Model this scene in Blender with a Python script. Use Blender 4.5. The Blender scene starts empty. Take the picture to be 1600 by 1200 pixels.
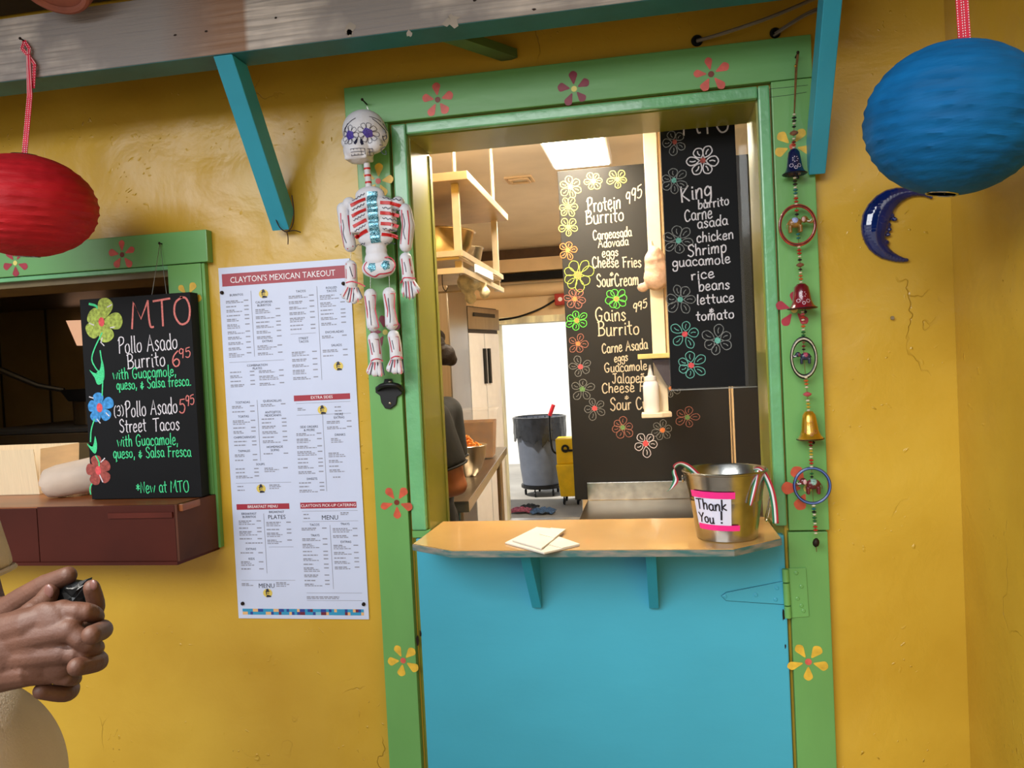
import bpy, bmesh, math, random
from mathutils import Vector, Matrix
from mathutils.bvhtree import BVHTree
SC = bpy.context.scene
COL = SC.collection
R = math.radians
random.seed(7)

# ------------------------------------------------------------------ camera
CAM = Vector((0.0, -1.87, 1.47)); FPX = 1250.0
_y, _p, _r = R(10.2), R(-1.47), R(-2.82)
FW = Vector((-math.sin(_y)*math.cos(_p), math.cos(_y)*math.cos(_p), math.sin(_p)))
_rt = Vector((math.cos(_y), math.sin(_y), 0)); _up = _rt.cross(FW)
RT = _rt*math.cos(_r)+_up*math.sin(_r); UP = -_rt*math.sin(_r)+_up*math.cos(_r)
cam_d = bpy.data.cameras.new('camera'); cam = bpy.data.objects.new('camera', cam_d); COL.objects.link(cam)
cam_d.sensor_width = 36; cam_d.lens = FPX/1600*36; cam_d.clip_start = 0.02; cam_d.clip_end = 200
cam.matrix_world = Matrix(((RT.x, UP.x, -FW.x, CAM.x), (RT.y, UP.y, -FW.y, CAM.y), (RT.z, UP.z, -FW.z, CAM.z), (0, 0, 0, 1)))
SC.camera = cam
SC.view_settings.view_transform = 'Standard'; SC.view_settings.look = 'None'
SC.view_settings.gamma = 1; SC.view_settings.exposure = 0.0; SC.view_settings.use_curve_mapping = False

def at(px, py, Y=0.0):
    """world point where the photo's pixel ray meets the plane y = Y (measuring aid)"""
    d = RT*(px-800)+UP*(600-py)+FW*FPX
    return CAM+d*((Y-CAM.y)/d.y)
def atz(px, py, Z):
    d = RT*(px-800)+UP*(600-py)+FW*FPX
    return CAM+d*((Z-CAM.z)/d.z)

# ------------------------------------------------------------------ sky and sun
SKY_STRENGTH = .70
W = bpy.data.worlds.new('sky'); SC.world = W; W.use_nodes = True
nt = W.node_tree; nt.nodes.clear()
o_ = nt.nodes.new('ShaderNodeOutputWorld'); b_ = nt.nodes.new('ShaderNodeBackground')
tc = nt.nodes.new('ShaderNodeTexCoord'); sp = nt.nodes.new('ShaderNodeSeparateXYZ'); cr = nt.nodes.new('ShaderNodeValToRGB')
nt.links.new(tc.outputs['Generated'], sp.inputs[0]); nt.links.new(sp.outputs['Z'], cr.inputs[0])
nt.links.new(cr.outputs[0], b_.inputs[0]); nt.links.new(b_.outputs[0], o_.inputs[0])
cr.color_ramp.elements[0].position = 0.0; cr.color_ramp.elements[0].color = (1.0, .98, .95, 1)
cr.color_ramp.elements[1].position = 0.7; cr.color_ramp.elements[1].color = (.62, .78, 1.0, 1)
b_.inputs[1].default_value = SKY_STRENGTH
sun_d = bpy.data.lights.new('sun', 'SUN'); sun_d.energy = 6.5; sun_d.angle = R(1.5); sun_d.color = (1, .95, .86)
sun = bpy.data.objects.new('sun', sun_d); COL.objects.link(sun)
sun.rotation_euler = Vector((.40, .42, -.95)).to_track_quat('-Z', 'Y').to_euler(); sun.location = (-3, -5, 8)

key_lamp_d = bpy.data.lights.new('open_sky_gap', 'AREA'); key_lamp_d.shape = 'RECTANGLE'; key_lamp_d.size = 4.2; key_lamp_d.size_y = 2.4; key_lamp_d.energy = 285; key_lamp_d.color = (.96, .98, 1.0)  # added area lamp, stands in for bright sky behind the camera
key_lamp = bpy.data.objects.new('open_sky_gap', key_lamp_d); COL.objects.link(key_lamp); key_lamp.location = (-2.0, -4.8, 3.7)
key_lamp.rotation_euler = (Vector((-.3, 0, 1.35))-key_lamp.location).to_track_quat('-Z', 'Y').to_euler()

# ------------------------------------------------------------------ materials
def lin(c):
    if isinstance(c, str):
        c = c.lstrip('#'); c = [int(c[i:i+2], 16)/255 for i in (0, 2, 4)]
    return tuple((v/12.92 if v <= .04045 else ((v+.055)/1.055)**2.4) for v in c[:3])+(1,)
MATS = {}
def mat(name, col, rough=.6, metal=0.0, var=.08, scale=12, bump=0.0, bscale=60, stretch=(1, 1, 1), coat=0, emit=None, es=1.0, alpha=None, trans=0.0, col2=None, contrast=.5, spec=None):
    if name in MATS: return MATS[name]
    m = bpy.data.materials.new(name); m.use_nodes = True; MATS[name] = m
    n = m.node_tree; B = n.nodes['Principled BSDF']; L = n.links.new
    B.inputs['Roughness'].default_value = rough; B.inputs['Metallic'].default_value = metal
    B.inputs['Coat Weight'].default_value = coat; B.inputs['Transmission Weight'].default_value = trans
    if spec is not None: B.inputs['Specular IOR Level'].default_value = spec
    t = n.nodes.new('ShaderNodeTexCoord'); mp = n.nodes.new('ShaderNodeMapping'); mp.inputs['Scale'].default_value = stretch
    L(t.outputs['Object'], mp.inputs[0])
    no = n.nodes.new('ShaderNodeTexNoise'); no.inputs['Scale'].default_value = scale; no.inputs['Detail'].default_value = 5
    L(mp.outputs[0], no.inputs[0])
    c = lin(col)
    c2 = lin(col2) if col2 else tuple(min(1, v*(1+var*2.5)) for v in c[:3])+(1,)
    c1 = c if col2 else tuple(v*(1-var*2.5) for v in c[:3])+(1,)
    r = n.nodes.new('ShaderNodeValToRGB'); r.color_ramp.elements[0].color = c1; r.color_ramp.elements[1].color = c2
    r.color_ramp.elements[0].position = .5-contrast/2; r.color_ramp.elements[1].position = .5+contrast/2
    L(no.outputs['Fac'], r.inputs[0]); L(r.outputs[0], B.inputs['Base Color'])
    if bump:
        n2 = n.nodes.new('ShaderNodeTexNoise'); n2.inputs['Scale'].default_value = bscale; n2.inputs['Detail'].default_value = 4
        L(mp.outputs[0], n2.inputs[0])
        bp = n.nodes.new('ShaderNodeBump'); bp.inputs['Strength'].default_value = 1; bp.inputs['Distance'].default_value = bump
        L(n2.outputs['Fac'], bp.inputs['Height']); L(bp.outputs[0], B.inputs['Normal'])
    if emit:
        B.inputs['Emission Color'].default_value = lin(emit); B.inputs['Emission Strength'].default_value = es
    if alpha is not None: B.inputs['Alpha'].default_value = alpha
    return m

def stucco(name, c_a, c_b, rough=.30):
    m = bpy.data.materials.new(name); m.use_nodes = True; n = m.node_tree; L = n.links.new; N = n.nodes.new
    B = n.nodes['Principled BSDF']; B.inputs['Roughness'].default_value = rough
    g = N('ShaderNodeNewGeometry')
    a = N('ShaderNodeTexNoise'); a.inputs['Scale'].default_value = 2.2; a.inputs['Detail'].default_value = 6; L(g.outputs['Position'], a.inputs[0])
    r = N('ShaderNodeValToRGB'); r.color_ramp.elements[0].position = .32; r.color_ramp.elements[1].position = .68
    r.color_ramp.elements[0].color = lin(c_a); r.color_ramp.elements[1].color = lin(c_b); L(a.outputs['Fac'], r.inputs[0]); 
    # hairline cracks: thin dark threads of a distorted voronoi, only here and there
    dn = N('ShaderNodeTexNoise'); dn.inputs['Scale'].default_value = 5; dn.inputs['Detail'].default_value = 4; L(g.outputs['Position'], dn.inputs[0])
    mx = N('ShaderNodeMixRGB'); mx.blend_type = 'ADD'; mx.inputs[0].default_value = .35; L(g.outputs['Position'], mx.inputs[1]); L(dn.outputs['Color'], mx.inputs[2])
    v = N('ShaderNodeTexVoronoi'); v.feature = 'DISTANCE_TO_EDGE'; v.inputs['Scale'].default_value = 2.3; L(mx.outputs[0], v.inputs[0])
    cr = N('ShaderNodeValToRGB'); cr.color_ramp.elements[0].position = 0; cr.color_ramp.elements[1].position = .0016
    cr.color_ramp.elements[0].color = (0, 0, 0, 1); cr.color_ramp.elements[1].color = (1, 1, 1, 1); L(v.outputs['Distance'], cr.inputs[0])
    mk = N('ShaderNodeTexNoise'); mk.inputs['Scale'].default_value = 3.1; L(g.outputs['Position'], mk.inputs[0])
    mr = N('ShaderNodeValToRGB'); mr.color_ramp.elements[0].position = .36; mr.color_ramp.elements[1].position = .42; L(mk.outputs['Fac'], mr.inputs[0])
    ma = N('ShaderNodeMath'); ma.operation = 'MAXIMUM'; L(cr.outputs[0], ma.inputs[0]); L(mr.outputs[0], ma.inputs[1])
    mc = N('ShaderNodeMixRGB'); mc.blend_type = 'MIX'; mc.inputs[1].default_value = lin('#b08822'); L(ma.outputs[0], mc.inputs[0]); L(r.outputs[0], mc.inputs[2]); L(mc.outputs[0], B.inputs['Base Color'])
    # relief: trowel undulation + ridges + small pimples
    b1 = N('ShaderNodeTexNoise'); b1.inputs['Scale'].default_value = 6; b1.inputs['Detail'].default_value = 7; b1.inputs['Distortion'].default_value = .35; L(g.outputs['Position'], b1.inputs[0])
    b2 = N('ShaderNodeTexVoronoi'); b2.feature = 'SMOOTH_F1'; b2.inputs['Scale'].default_value = 42; L(mx.outputs[0], b2.inputs[0])
    b2r = N('ShaderNodeValToRGB'); b2r.color_ramp.elements[0].color = (1, 1, 1, 1); b2r.color_ramp.elements[1].color = (0, 0, 0, 1); b2r.color_ramp.elements[1].position = .16; L(b2.outputs['Distance'], b2r.inputs[0])
    b2m = N('ShaderNodeMath'); b2m.operation = 'MULTIPLY'; L(b2r.outputs[0], b2m.inputs[0])
    pm = N('ShaderNodeValToRGB'); pm.color_ramp.elements[0].position = .52; pm.color_ramp.elements[1].position = .66; L(dn.outputs['Fac'], pm.inputs[0]); L(pm.outputs[0], b2m.inputs[1])
    b3 = N('ShaderNodeTexNoise'); b3.inputs['Scale'].default_value = 2.4; b3.inputs['Detail'].default_value = 2; L(g.outputs['Position'], b3.inputs[0])
    s1 = N('ShaderNodeMath'); s1.operation = 'MULTIPLY_ADD'; s1.inputs[1].default_value = .006; L(b1.outputs['Fac'], s1.inputs[0])
    s2 = N('ShaderNodeMath'); s2.operation = 'MULTIPLY_ADD'; s2.inputs[1].default_value = .0032; L(b2m.outputs[0], s2.inputs[0])
    s3 = N('ShaderNodeMath'); s3.operation = 'MULTIPLY_ADD'; s3.inputs[1].default_value = .03; s3.inputs[2].default_value = 0; L(b3.outputs['Fac'], s3.inputs[0])
    s4 = N('ShaderNodeMath'); s4.operation = 'MULTIPLY_ADD'; s4.inputs[1].default_value = .0015; L(ma.outputs[0], s4.inputs[0]); L(s3.outputs[0], s4.inputs[2])
    L(s4.outputs[0], s2.inputs[2]); L(s2.outputs[0], s1.inputs[2])
    bp = N('ShaderNodeBump'); bp.inputs['Distance'].default_value = 1; bp.inputs['Strength'].default_value = 1; L(s1.outputs[0], bp.inputs['Height']); L(bp.outputs[0], B.inputs['Normal'])
    MATS[name] = m; return m

M_YEL = stucco('yellow_stucco', '#c1962a', '#d2aa38')
M_GREEN = mat('green_paint', '#69a459', .38, var=.06, scale=5, bump=.0012, bscale=22, stretch=(1, 1, .35), coat=.15)
M_GREENH = mat('green_paint_horizontal', '#67a35e', .38, var=.06, scale=5, bump=.0012, bscale=22, stretch=(.3, 1, 1), coat=.15)
M_GREEN2 = mat('green_moulding_paint', '#68ad76', .3, var=.08, scale=9, bump=.0018, bscale=55, coat=.4)
M_OLIVE = mat('olive_jamb_paint', '#8a8a2c', .3, var=.05, scale=4, bump=.0002, bscale=14, coat=.2)
M_TURQ = mat('turquoise_paint', '#3fa6c0', .42, var=.05, scale=3, bump=.0008, bscale=30, stretch=(.5, 1, 1))
M_TURQD = mat('turquoise_bracket_paint', '#2f9ab4', .42, var=.05, scale=5, bump=.0006, bscale=40)
M_TEAL = mat('dark_teal_paint', '#1d6670', .5, var=.1, scale=8)
M_BLACK = mat('black_board', '#0a0b0e', .6, var=.12, scale=9, spec=.2)
M_BLACK2 = mat('black_panel', '#141210', .6, var=.1, scale=3, spec=.45)
M_STEEL = mat('stainless_steel', '#a39a8c', .28, 1.0, var=.06, scale=2, bump=.0003, bscale=6, stretch=(40, 1, 1))
M_STEELD = mat('dull_dark_stainless', '#6c6046', .38, .6, var=.12, scale=2.5, bump=.002, bscale=3)
M_ZINC = mat('galvanised_steel', '#a9a8a2', .24, 1.0, var=.1, scale=25, bump=.0004, bscale=30)
M_CREAM = mat('cream_wall_paint', '#e2c79c', .5, var=.05, scale=3, bump=.001, bscale=15)
M_CEIL = mat('cream_ceiling_paint', '#ece3d2', .45, var=.04, scale=3)
M_CHALKW = mat('white_chalk', '#d9d4da', .85, var=.1, scale=300)
M_CHALKG = mat('green_chalk', '#48d48e', .85, var=.12, scale=300)
M_CHALKP = mat('pink_chalk', '#d07670', .85, var=.12, scale=300)
M_WHITE = mat('white_print', '#f4f4f8', .5, var=.01)
M_DARKM = mat('black_iron', '#111112', .45, .3, var=.1)
M_NAIL = mat('rusty_nail', '#2a1c12', .6, .6, var=.2)

# ------------------------------------------------------------------ mesh building helpers
class MB:
    def __init__(s): s.v = []; s.f = []
    def add(s, vs, fs):
        o = len(s.v); s.v += [Vector(q) for q in vs]; s.f += [tuple(i+o for i in q) for q in fs]; return s
    def box(s, x0, x1, y0, y1, z0, z1):
        return s.add([(x0, y0, z0), (x1, y0, z0), (x1, y1, z0), (x0, y1, z0), (x0, y0, z1), (x1, y0, z1), (x1, y1, z1), (x0, y1, z1)],
                     [(0, 3, 2, 1), (4, 5, 6, 7), (0, 1, 5, 4), (1, 2, 6, 5), (2, 3, 7, 6), (3, 0, 4, 7)])
    def hexa(s, p): return s.add(p, [(0, 3, 2, 1), (4, 5, 6, 7), (0, 1, 5, 4), (1, 2, 6, 5), (2, 3, 7, 6), (3, 0, 4, 7)])
    def bar(s, a, b, w, h, up=(0, 0, 1)):
        a = Vector(a); b = Vector(b); d = (b-a).normalized(); u = Vector(up); sd = d.cross(u)
        if sd.length < 1e-4: sd = d.cross(Vector((1, 0, 0)))
        sd.normalize(); u = sd.cross(d).normalized(); sd = sd*w/2; u = u*h/2
        return s.hexa([a-sd-u, a+sd-u, a+sd+u, a-sd+u, b-sd-u, b+sd-u, b+sd+u, b-sd+u])
    def prism(s, pts, y0, y1):            # outline in x,z extruded along y
        n = len(pts)
        return s.add([(p[0], y0, p[1]) for p in pts]+[(p[0], y1, p[1]) for p in pts],
                     [tuple(range(n)), tuple(range(2*n-1, n-1, -1))]+[(i+n, (i+1) % n+n, (i+1) % n, i) for i in range(n)])
    def slab(s, pts, z0, z1):             # outline in x,y extruded along z
        n = len(pts)
        return s.add([(p[0], p[1], z0) for p in pts]+[(p[0], p[1], z1) for p in pts],
                     [tuple(range(n-1, -1, -1)), tuple(range(n, 2*n))]+[(i, (i+1) % n, (i+1) % n+n, i+n) for i in range(n)])
    def tube(s, pts, r, n=8, cap=True, flat=None):
        pts = [Vector(p) for p in pts]; k = len(pts); rr = r if isinstance(r, (list, tuple)) else [r]*k
        t0 = (pts[1]-pts[0]).normalized(); u = t0.orthogonal().normalized(); vs = []; fs = []
        for i, p in enumerate(pts):
            t = (pts[min(i+1, k-1)]-pts[max(i-1, 0)]).normalized()
            u = (u-t*u.dot(t)).normalized(); w = t.cross(u)
            for j in range(n):
                a = 2*math.pi*j/n; vs.append(p+(u*math.cos(a)+w*math.sin(a))*rr[i])
        for i in range(k-1):
            for j in range(n): fs.append((i*n+j, i*n+(j+1) % n, (i+1)*n+(j+1) % n, (i+1)*n+j))
        if cap: fs.append(tuple(range(n-1, -1, -1))); fs.append(tuple(range((k-1)*n, k*n)))
        return s.add(vs, fs)
    def lathe(s, prof, org, axis=(0, 0, 1), n=24, closed=False, sx=1, sy=1):
        ax = Vector(axis).normalized(); u = Vector((1, 0, 0)) if abs(ax.x) < .8 else Vector((0, 1, 0)); u = (u-ax*u.dot(ax)).normalized(); w = ax.cross(u)
        org = Vector(org); vs = []; fs = []; k = len(prof)
        for (r, h) in prof:
            for j in range(n):
                a = 2*math.pi*j/n; vs.append(org+ax*h+(u*math.cos(a)*sx+w*math.sin(a)*sy)*r)
        for i in range(k-1 if not closed else k):
            i2 = (i+1) % k
            for j in range(n): fs.append((i*n+j, i*n+(j+1) % n, i2*n+(j+1) % n, i2*n+j))
        if not closed:
            if prof[0][0] > 1e-5: fs.append(tuple(range(n-1, -1, -1)))
            if prof[-1][0] > 1e-5: fs.append(tuple(range((k-1)*n, k*n)))
        return s.add(vs, fs)
    def torus(s, c, r1, r2, axis=(0, 1, 0), n=28, m=8, sx=1, sz=1):
        ax = Vector(axis).normalized(); u = Vector((0, 0, 1)) if abs(ax.z) < .8 else Vector((1, 0, 0)); u = (u-ax*u.dot(ax)).normalized(); w = ax.cross(u); c = Vector(c)
        vs = []; fs = []
        for i in range(n):
            a = 2*math.pi*i/n; d = u*math.cos(a)*sz+w*math.sin(a)*sx
            for j in range(m):
                b = 2*math.pi*j/m; vs.append(c+d*r1+(d*math.cos(b)+ax*math.sin(b))*r2)
        for i in range(n):
            for j in range(m): fs.append((i*m+j, i*m+(j+1) % m, ((i+1) % n)*m+(j+1) % m, ((i+1) % n)*m+j))
        return s.add(vs, fs)
    def ball(s, c, r, n=12, m=8):
        rx, ry, rz = (r, r, r) if not isinstance(r, (tuple, list)) else r; c = Vector(c); vs = [c+Vector((0, 0, rz))]; fs = []
        for i in range(1, m):
            t = math.pi*i/m
            for j in range(n):
                a = 2*math.pi*j/n; vs.append(c+Vector((rx*math.sin(t)*math.cos(a), ry*math.sin(t)*math.sin(a), rz*math.cos(t))))
        vs.append(c-Vector((0, 0, rz)))
        for j in range(n): fs.append((0, 1+j, 1+(j+1) % n))
        for i in range(m-2):
            for j in range(n): fs.append((1+i*n+j, 1+(i+1)*n+j, 1+(i+1)*n+(j+1) % n, 1+i*n+(j+1) % n))
        b = 1+(m-2)*n
        for j in range(n): fs.append((b+j, len(vs)-1, b+(j+1) % n))
        return s.add(vs, fs)
    def ribbon(s, pts, w, y=None, off=0.0):   # flat stroke facing -y; y: constant or function(x,z)
        if len(pts) < 2: return s
        MB.k = (getattr(MB, 'k', 0)+1) % 40; off += MB.k*.000015
        P = [Vector((p[0], p[1])) for p in pts]; vs = []
        for i, p in enumerate(P):
            d = P[min(i+1, len(P)-1)]-P[max(i-1, 0)]
            if d.length < 1e-9: d = Vector((1, 0))
            d.normalize(); nn = Vector((-d.y, d.x))*w/2
            if i == 0: p = p-d*w*.3
            if i == len(P)-1: p = p+d*w*.3
            c_n = (max(1, math.ceil(w/.0022)) if callable(y) else 1)
            for j in range(c_n+1):
                q = p+nn*(2*j/c_n-1); yy = y(q.x, q.y) if callable(y) else y
                vs.append((q.x, yy-off, q.y))
        m_ = c_n+1
        return s.add(vs, [(m_*i+j, m_*i+m_+j, m_*i+m_+j+1, m_*i+j+1) for i in range(len(P)-1) for j in range(c_n)])
    def fill(s, pts, y, off=0.0):             # filled blob in x,z facing -y, fan from its centre
        c = sum((Vector((p[0], p[1])) for p in pts), Vector((0, 0)))/len(pts); Q = [c]+[Vector((p[0], p[1])) for p in pts]
        f = y if callable(y) else (lambda a, b: y)
        n = len(pts)
        if callable(y):
            H = [c+(q-c)*.5 for q in Q[1:]]
            vs = [(q.x, f(q.x, q.y)-off, q.y) for q in Q+H]
            fs = []
            for i in range(n):
                j = (i+1) % n; fs += [(0, n+1+i, n+1+j), (n+1+i, 1+i, 1+j, n+1+j)]
            return s.add(vs, fs)
        return s.add([(q.x, f(q.x, q.y)-off, q.y) for q in Q], [(0, 1+i, 1+(i+1) % n) for i in range(n)])
    def build(s, name, m, parent=None, smooth=False, bevel=0, fix=True, rot=None):
        me = bpy.data.meshes.new(name); o = bpy.data.objects.new(name, me); COL.objects.link(o)
        off = Vector((0, 0, 0)); q = parent
        while q: off += q.location; q = q.parent
        me.from_pydata([tuple(v-off) for v in s.v], [], s.f); me.validate()
        if fix:
            bm = bmesh.new(); bm.from_mesh(me); bmesh.ops.recalc_face_normals(bm, faces=bm.faces)
            if bevel: bmesh.ops.bevel(bm, geom=[e for e in bm.edges if e.calc_face_angle(0) > .5], offset=bevel, segments=2, affect='EDGES', profile=.6)
            bm.to_mesh(me); bm.free()
        if smooth:
            me.polygons.foreach_set('use_smooth', [True]*len(me.polygons)); me.set_sharp_from_angle(angle=R(40))
        me.materials.append(MATS[m] if isinstance(m, str) else m)
        if parent: o.parent = parent
        return o

def remesh(mb, voxel, smooth=4, name='tmp', fac=.6):
    """fuse overlapping closed shapes to one continuous surface; returns an MB"""
    me = bpy.data.meshes.new(name); me.from_pydata([tuple(v) for v in mb.v], [], mb.f)
    bm = bmesh.new(); bm.from_mesh(me); bmesh.ops.recalc_face_normals(bm, faces=bm.faces); bm.to_mesh(me); bm.free()
    o = bpy.data.objects.new(name, me); COL.objects.link(o)
    a = o.modifiers.new('r', 'REMESH'); a.mode = 'VOXEL'; a.voxel_size = voxel
    if smooth: b = o.modifiers.new('s', 'SMOOTH'); b.factor = fac; b.iterations = smooth
    dg = bpy.context.evaluated_depsgraph_get(); dg.update(); ev = o.evaluated_get(dg); m2 = ev.to_mesh()
    out = MB(); out.v = [v.co.copy() for v in m2.vertices]; out.f = [tuple(p.vertices) for p in m2.polygons]
    ev.to_mesh_clear(); bpy.data.objects.remove(o); bpy.data.meshes.remove(me); return out
def capsule(mb, pts, rad, n=12):
    """tapered limb with rounded ends and joints"""
    mb.tube(pts, rad, n)
    for p, r in zip(pts, rad): mb.ball(p, r*1.0, n, 8)
    return mb

def thing(name, label, cat, loc=(0, 0, 0), group=None, kind=None):
    o = bpy.data.objects.new(name, None); COL.objects.link(o); o.location = loc; o.empty_display_size = .05
    tag(o, label, cat, group, kind); return o
def tag(o, label=None, cat=None, group=None, kind=None):
    if label: o['label'] = label
    if cat: o['category'] = cat
    if group: o['group'] = group
    if kind: o['kind'] = kind
    return o
def catmull(P, k=4, closed=False):
    P = [Vector(p) for p in P]; n = len(P)
    if n < 3 and not closed: return P
    out = []
    rng = range(n if closed else n-1)
    for i in rng:
        g = (lambda j: P[j % n]) if closed else (lambda j: P[max(0, min(n-1, j))])
        a, b, c, d = g(i-1), g(i), g(i+1), g(i+2)
        for t in range(k):
            t /= k; out.append(.5*((2*b)+(c-a)*t+(2*a-5*b+4*c-d)*t*t+(3*b-a-3*c+d)*t**3))
    if not closed: out.append(P[-1])
    return out

# ------------------------------------------------------------------ hand lettering: single-stroke alphabet (cap height 100, x height 60)
GL = {
'A': (72, '0 0,34 100,66 0;14 38,54 40'), 'B': (62, '8 0,8 100;0 96~30 104,52 88,46 64,10 52;10 52~44 52,60 32,46 6,0 0'),
'C': (62, '56 84~34 102,8 78,4 40,18 4,40 0,60 16'), 'F': (56, '8 0,12 98;0 96,56 100;10 54,44 56'),
'G': (70, '60 86~36 104,6 78,4 34,24 0,52 4,60 40;60 40,34 40'), 'J': (52, '10 96,54 100;36 98~38 40,30 4,12 0,2 16'),
'K': (64, '8 0,6 100;56 98,10 46,60 -2'), 'M': (86, '0 0,10 100,40 34,72 100;72 100~74 40,80 4,92 2'), 'N': (66, '6 0,8 98,54 2,58 100'),
'O': (74, '36 100~8 80,4 36,28 0,60 10,68 56,54 94,30 100'), 'P': (60, '10 0,12 100;0 82~20 104,56 98,54 66,14 48'),
'S': (60, '56 84~36 104,8 88,14 62,44 44,52 18,30 -2,2 12'), 'T': (70, '0 98,70 102;36 100,34 0'), 'Y': (64, '0 98,34 50;66 100,34 50,26 0'),
'a': (54, '46 50~28 64,6 48,6 16,24 0,44 16,46 52;46 56,46 10,56 0'), 'b': (52, '6 104,6 0;6 26~20 60,44 56,48 24,28 0,6 8'),
'c': (46, '42 48~26 64,4 46,6 14,24 0,46 10'), 'd': (54, '46 46~24 64,4 40,8 10,26 0,46 22;48 106,46 0,54 0'),
'e': (50, '6 30,42 36~38 60,18 62,4 36,10 6,28 0,48 12'), 'f': (40, '38 98~22 104,16 84,16 0;0 58,36 60'),
'g': (52, '44 48~24 64,4 44,8 16,26 10,44 26;46 58~48 0,38 -36,10 -36,4 -16'), 'h': (52, '6 104,6 0;6 30~22 62,42 52,44 0'),
'i': (20, '10 58,10 0,18 0;10 78,11 84'), 'k': (50, '6 104,6 0;42 58,8 26,48 0'), 'l': (20, '9 104,8 4,18 0'),
'm': (78, '4 58,6 0;6 32~20 62,34 54,36 0;36 32~50 62,66 54,68 0'), 'n': (52, '4 58,6 0;6 32~22 62,42 54,44 0'),
'o': (52, '26 60~4 44,6 10,28 0,46 18,42 52,24 60'), 'p': (52, '6 58,6 -40;6 34~22 62,46 54,46 16,26 0,8 10'),
'q': (54, '44 46~24 64,4 40,10 8,28 4,44 24;46 58,44 -40,56 -26'), 'r': (38, '6 58,8 0;8 30~18 56,36 56'),
's': (42, '38 50~22 64,6 50,22 32,38 16,20 -2,2 8'), 't': (40, '18 92,18 8,32 0;0 60,38 62'), 'u': (52, '6 58~6 14,18 0,36 6,44 30;44 60,46 0,54 2'),
'v': (48, '2 58,22 0,44 60'), 'w': (70, '2 58,18 0,34 46,50 0,68 60'), 'y': (50, '4 58,24 8;46 60,18 -38'),
'3': (50, '6 92~30 104,46 86,36 60,18 54;18 54~44 50,48 20,28 -2,2 10'), '5': (52, '48 100,12 98,8 60~34 66,50 40,40 4,18 -2,2 10'),
'6': (50, '40 100~12 70,4 30,18 0,40 4,46 30,30 48,8 36'), '9': (50, '44 80~26 104,6 86,8 58,28 50,44 68;46 92,40 40,34 0'),
'&': (54, '48 20~30 4,8 8,6 26,24 38,8 50;24 38,44 44;28 66,24 -8'), '*': (44, '22 80,22 24;2 66,42 38;42 66,2 38'),
'(': (30, '24 110~6 80,6 20,24 -8'), ')': (30, '6 110~24 80,24 20,6 -8'), ',': (22, '12 10,6 -18'), '.': (18, '8 2,12 6'), '!': (26, '14 104,11 30;10 6,12 0'), ' ': (34, ''),
}
def glyph(ch):
    base = 'n' if ch == 'ñ' else ch
    w, s = GL[base]; out = []
    for st in s.split(';'):
        if not st: continue
        # '~' switches the rest of the stroke to a smooth curve
        parts = st.split('~'); pl = lambda q: [Vector((float(a.split()[0]), float(a.split()[1]))) for a in q.split(',') if a]
        if len(parts) == 2:
            a = pl(parts[0]); b = pl(parts[1]); out.append(a[:-1]+catmull([a[-1]]+b, 4))
        else: out.append(pl(parts[0]))
    if ch == 'ñ': out.append(catmull([Vector(q) for q in ((8, 76), (18, 86), (30, 78), (42, 88))], 3))
    return w, out
def write(mb, text, a, b, hpx, Y, w=.0028, off=.0008, jit=3.0, rng=random.Random(3)):
    """handwritten line: a,b = photo pixels of the two ends of the baseline, hpx = cap height"""
    p0 = at(a[0], a[1], Y); p1 = at(b[0], b[1], Y); h = (at(a[0], a[1]-hpx, Y)-p0).length
    tot = sum(glyph(c)[0]+12 for c in text)-12; X = Vector((p1.x-p0.x, p1.z-p0.z)); sx = X.length/tot; X.normalize(); Z = Vector((-.0, 1)); u = 0
    for c in text:
        wd, st = glyph(c); r = R(rng.uniform(-jit, jit)); dy = rng.uniform(-jit, jit); k = rng.uniform(.95, 1.06)
        for s_ in st:
            q = []
            for p in s_:
                x = p.x-wd/2; y = p.y-30; x, y = x*math.cos(r)-y*math.sin(r), x*math.sin(r)+y*math.cos(r)
                P = Vector((p0.x, p0.z))+X*((u+wd/2+x)*sx)+Z*((y*k+30+dy)*h/100); q.append(P)
            mb.ribbon(q, w, Y, off)
        u += wd+12
    return mb
def loop_flower(mbl, mbc, c, rpx, Y, n=5, seed=0, w=.0022, inner=True, rc=.2):
    """chalk outline flower: petal loops and a filled centre"""
    g = random.Random(seed); C = at(c[0], c[1], Y); rr = (at(c[0], c[1]-rpx, Y)-C).length; ph = g.uniform(0, 6.28)
    for i in range(n):
        a = ph+2*math.pi*i/n+g.uniform(-.15, .15); L = rr*g.uniform(.85, 1.1); d = Vector((math.cos(a), math.sin(a))); e = Vector((-d.y, d.x)); o = Vector((C.x, C.z))
        wd = rr*g.uniform(.24, .32)
        P = [o+d*rr*.22, o+d*L*.45+e*wd*.8, o+d*L*.8+e*wd, o+d*L, o+d*L*.8-e*wd, o+d*L*.45-e*wd*.8, o+d*rr*.2]
        mbl.ribbon(catmull(P, 4), w, Y, .0008)
        if inner: mbl.ribbon(catmull([o+d*L*.45, o+d*L*.62+e*wd*.15, o+d*L*.78], 3), w, Y, .0008)
    mbc.fill([(C.x+rr*rc*math.cos(t*.7)*g.uniform(.9, 1.1), C.z+rr*rc*math.sin(t*.7)*g.uniform(.9, 1.1)) for t in range(9)], Y, .0010)

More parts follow.
